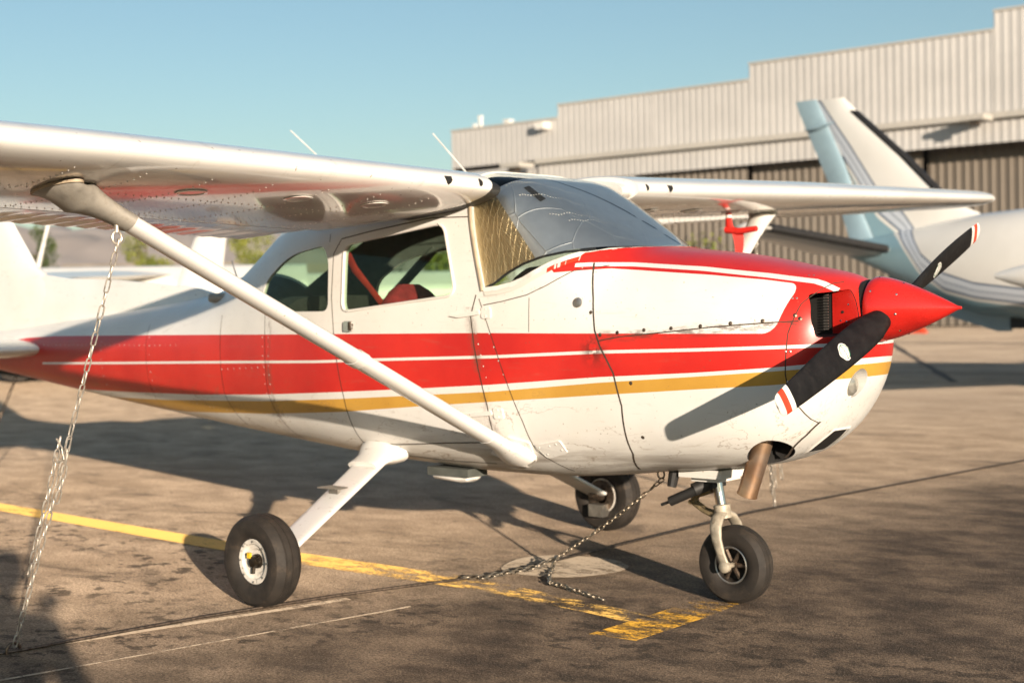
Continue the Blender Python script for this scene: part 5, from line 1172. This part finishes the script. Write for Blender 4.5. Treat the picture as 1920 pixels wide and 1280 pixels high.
# ------------------------------------------------------------------ trees, houses, mountains
def leafmat(name, a, c):
    g = G(name); oi = g.n('ShaderNodeObjectInfo'); n = g.noise(1.3, 4); g.set(g.mix(g.ramp(n, .35, .65), a, c), .7); 
    g.put(.25, g.b.inputs['Subsurface Weight']) if False else None
    return g.m
M['leaf_dark'] = leafmat('dark foliage', (.030, .055, .012), (.070, .10, .018)); M['leaf_yellow'] = leafmat('yellow green foliage', (.12, .15, .012), (.20, .21, .02)); M['bark'] = simple('bark', (.10, .07, .05), .9)
def tree(x, y, h, w, mat, label, n=3600, low=.18):
    rr = random.Random(int(x*7+y*3)); e = empty('tree', (x, y, 0)); tag(e, label, 'tree', 'trees beyond the apron')
    b = MB(); b.tube([(0, 0, 0), (.05*h*.1, 0, h*.3), (.02*h, .01*h, h*.75)], [h*.03, h*.022, h*.008], 8)
    clumps = []
    for k in range(16):
        q = rr.uniform(0, 6.28); t = rr.uniform(low, .95); rad = w*.5*math.sin(math.pi*min(1, max(.1, (t-low*.6)/(1.05-low*.6))))**.7; c = Vector((rad*.7*math.cos(q), rad*.7*math.sin(q), h*t)); clumps.append((c, w*rr.uniform(.14, .26)))
        b.tube([(0, 0, h*t*.55), tuple(c*.9)], [h*.012, h*.004], 5)
    b.build('trunk', M['bark'], e)
    V = []; F = []
    for k in range(n):
        c, r = clumps[rr.randrange(16)]; d = Vector((rr.gauss(0, 1), rr.gauss(0, 1), rr.gauss(0, .8))).normalized()*r*rr.uniform(.5, 1.1); p = c+d
        u = Vector((rr.gauss(0, 1), rr.gauss(0, 1), rr.gauss(0, 1))).normalized(); v = u.orthogonal().normalized(); s = w*rr.uniform(.014, .030); i = len(V)
        V += [p-u*s, p+v*s*.6, p+u*s, p-v*s*.6]; F.append((i, i+1, i+2, i+3))
    mesh_obj('crown', V, F, M[mat], e)
for a in [(-74, 40.4, 6.6, 3.4, 'leaf_dark', 'dark green tree just right of the fin of the red aircraft'), (-48.6, 30.9, 4.9, 2.3, 'leaf_yellow', 'yellow green tree partly hidden by the wing strut'), (-45.6, 34.2, 4.9, 2.6, 'leaf_yellow', 'bright yellow green tree right behind the cabin roof slope'),
          (-70, 41.8, 3.0, 1.1, 'leaf_dark', 'narrow dark bush standing alone before the houses'), (-72.5, 44.2, 3.6, 1.0, 'leaf_dark', 'slim dark cypress before the houses'),
          (-52, 47, 4.6, 4, 'leaf_dark', 'dark tree seen through the rear cabin window'), (-44, 46, 5.6, 5, 'leaf_yellow', 'light green tree seen through the rear of the door window'), (-33, 52, 5.0, 4.5, 'leaf_yellow', 'light green tree seen through the front of the door window')]:
    tree(*a)
M['stucco'] = simple('tan stucco', (.52, .37, .22), .9, 0, .1, .5); M['rooftile'] = simple('pale roof', (.50, .40, .30), .9, 0, .15, .8)
def house(x, y, w, d, h, rz, label):
    e = empty('house', (x, y, 0)); e.rotation_euler = (0, 0, rz); tag(e, label, 'house', 'low houses below the mountains')
    b = MB(); b.box((-w/2, -d/2, 0), (w/2, d/2, h)); b.build('wall', M['stucco'], e, False)
    b = MB(); b.loft([[(s*(w/2+.3), -d/2-.3, h), (s*(w/2+.3), 0, h+1.0), (s*(w/2+.3), d/2+.3, h), (s*(w/2+.3), 0, h-.02)] for s in (-1, 1)]); b.build('roof', M['rooftile'], e, False)
    for k in range(int(w//3)):
        b = MB(); xx = -w/2+1.5+k*3; b.box((xx-.5, -d/2-.05, 1.0), (xx+.5, -d/2+.02, 2.2)); b.build('window', M['boot'], e, False)
house(-92, 62, 14, 8, 4.2, R(48), 'tan flat house left of the chain'); house(-86, 72, 12, 8, 4.0, R(48), 'tan house right of the chain'); house(-100, 56, 10, 8, 3.6, R(50), 'pale house beside the slim cypress')
g = G('hazy desert mountain'); n = g.noise(.0022, 9, .65); n2 = g.noise(.012, 6, .6)
M['mount'] = g.set(g.mix(g.ramp(n, .35, .65), g.mix(n2, (.36, .29, .25), (.44, .37, .32)), (.50, .42, .37)), .95, spec=.05)
rr = random.Random(11); b = MB(); ridge = []
NA, NR = 160, 14; V = []
hts = [0]*(NA+1)
for o_ in range(1, 6):
    ph = rr.uniform(0, 6.28); 
    for i in range(NA+1): hts[i] += math.sin(i*.055*2**o_+ph)/2**o_
for i in range(NA+1):
    az = R(200)-R(150)*i/NA        # from due west-south round to the north
    for j in range(NR+1):
        t = j/NR; rad = 1350+800*t; hgt = (112+17*hts[i])*math.sin(t*math.pi/2)**1.2*(1+.10*math.sin(i*.9+j*1.7)+.08*math.sin(i*2.3-j*2.9))*min(1, (NA-i)/30+.15)
        V.append((rad*math.cos(az), rad*math.sin(az), hgt-2))
b.add(V, [(i*(NR+1)+j, (i+1)*(NR+1)+j, (i+1)*(NR+1)+j+1, i*(NR+1)+j+1) for i in range(NA) for j in range(NR)])
tag(b.build('mountains', M['mount'], None, True, 60), kind='structure')

# ------------------------------------------------------------------ air between here and the mountains
b = MB(); b.box((-6300, -6300, -1.0), (6300, 6300, 175)); hz = b.build('haze', None, None, False); hz['kind'] = 'stuff'
hm = bpy.data.materials.new('haze'); hm.use_nodes = True; hn = hm.node_tree; hn.nodes.clear()
ho = hn.nodes.new('ShaderNodeOutputMaterial'); hv = hn.nodes.new('ShaderNodeVolumePrincipled'); hn.links.new(hv.outputs[0], ho.inputs['Volume'])
hv.inputs['Color'].default_value = (.92, .93, .95, 1); hv.inputs['Density'].default_value = .00013; hv.inputs['Anisotropy'].default_value = .2
hz.data.materials.append(hm)

# ------------------------------------------------------------------ the photographer: crouched behind the camera, only the shadow falls into view
M['cloth'] = simple('dark jacket', (.05, .055, .07), .9); M['jeans'] = simple('blue jeans', (.07, .10, .17), .9); M['skin'] = simple('skin', (.50, .30, .21), .5, 0, .1); M['hair'] = simple('brown hair', (.04, .025, .015), .6); M['shoe'] = simple('dark shoes', (.03, .03, .03), .6)
def skinned(name, joints, edges, mats=None, sub=2):
    me = bpy.data.meshes.new(name); me.from_pydata([j[0] for j in joints], edges, []); o = bpy.data.objects.new(name, me); COL.objects.link(o)
    m = o.modifiers.new('s', 'SKIN')
    for v, j in zip(me.skin_vertices[0].data if me.skin_vertices else [], joints): v.radius = (j[1], j[1])
    if not me.skin_vertices:
        bm = bmesh.new(); bm.from_mesh(me); L_ = bm.verts.layers.skin.verify()
        for v, j in zip(bm.verts, joints): v[L_].radius = (j[1], j[2] if len(j) > 2 else j[1]); v[L_].use_root = (v.index == 0)
        bm.to_mesh(me); bm.free()
    s = o.modifiers.new('u', 'SUBSURF'); s.levels = sub; s.render_levels = sub
    apply_mods(o); o.data.polygons.foreach_set('use_smooth', [True]*len(o.data.polygons)); return o
PE = empty('person', (3.5289-CAMF.x*.42+.07, -5.3249-CAMF.y*.42+.06, 0)); PE.scale = (1.07, 1.07, 1.07); tag(PE, 'crouching person in a dark jacket behind the viewpoint, whose shadow falls at lower left', 'person')
J = [((0, -.12, .66), .15, .12), ((0, -.03, .90), .14, .11), ((0, .04, 1.10), .17, .11), ((0, .10, 1.22), .06), ((0, .16, 1.30), .055),
     ((-.19, .05, 1.15), .065), ((-.25, .12, .93), .05), ((-.12, .28, 1.16), .038), ((.19, .05, 1.15), .065), ((.25, .12, .93), .05), ((.12, .28, 1.16), .038),
     ((-.11, -.10, .60), .11), ((-.19, .27, .44), .075), ((-.18, -.02, .10), .05), ((-.19, .14, .05), .045), ((.11, -.10, .60), .11), ((.19, .27, .44), .075), ((.18, -.02, .10), .05), ((.19, .14, .05), .045)]
Eg = [(0, 1), (1, 2), (2, 3), (3, 4), (2, 5), (5, 6), (6, 7), (2, 8), (8, 9), (9, 10), (0, 11), (11, 12), (12, 13), (13, 14), (0, 15), (15, 16), (16, 17), (17, 18)]
bd = skinned('body', J, Eg); bd.data.materials.clear()
for m in ('cloth', 'jeans', 'shoe', 'skin'): bd.data.materials.append(M[m])
for p in bd.data.polygons:
    c = p.center; p.material_index = 2 if c.z < .11 else 1 if c.z < .74 else 3 if c.z > 1.235 and abs(c.x) < .08 else 0
bd.parent = PE
b = MB(); b.ball((0, .17, 1.385), .098, 14, (.80, .95, 1.18)); b.ball((0, .268, 1.375), .016, 6, (.8, 1, 1.5)); hd = b.build('head', M['skin'], PE, True, 70)
b = MB(); b.ball((0, .145, 1.415), .104, 14, (.84, .98, 1.0)); b.build('hair', M['hair'], hd)
for s in (-1, 1):
    b = MB(); b.ball((s*.083, .16, 1.38), .03, 6, (.3, .6, 1)); b.build('ear', M['skin'], hd)
    b = MB(); b.ball((s*.032, .258, 1.40), .011, 6); b.build('eye', M['tipw'], hd)
    b = MB(); b.loft([[(s*.12+.035*math.cos(q)*k, .28+dy, 1.19+.018*math.sin(q)*k) for q in [2*math.pi*j/12 for j in range(12)]] for dy, k in ((-.01, .8), (.02, 1), (.06, 1.05), (.08, .9))])
    for f, (fx, ln) in enumerate(((-.028, .062), (-.009, .072), (.010, .068), (.028, .054))): b.tube([(s*.12+fx, .35, 1.19), (s*.12+fx-s*.01, .355+ln*.55, 1.205), (s*.12+fx-s*.03, .35+ln*.6, 1.235)], [.0095, .009, .0075], 8)
    b.tube([(s*.12-s*.03, .30, 1.19), (s*.12-s*.06, .33, 1.205), (s*.12-s*.065, .36, 1.225)], [.012, .011, .009], 8); b.build('hand', M['skin'], bd, True, 60)
PE.rotation_euler = (0, 0, math.atan2(CAMF.y, CAMF.x)-math.pi/2)
wipe(REF)
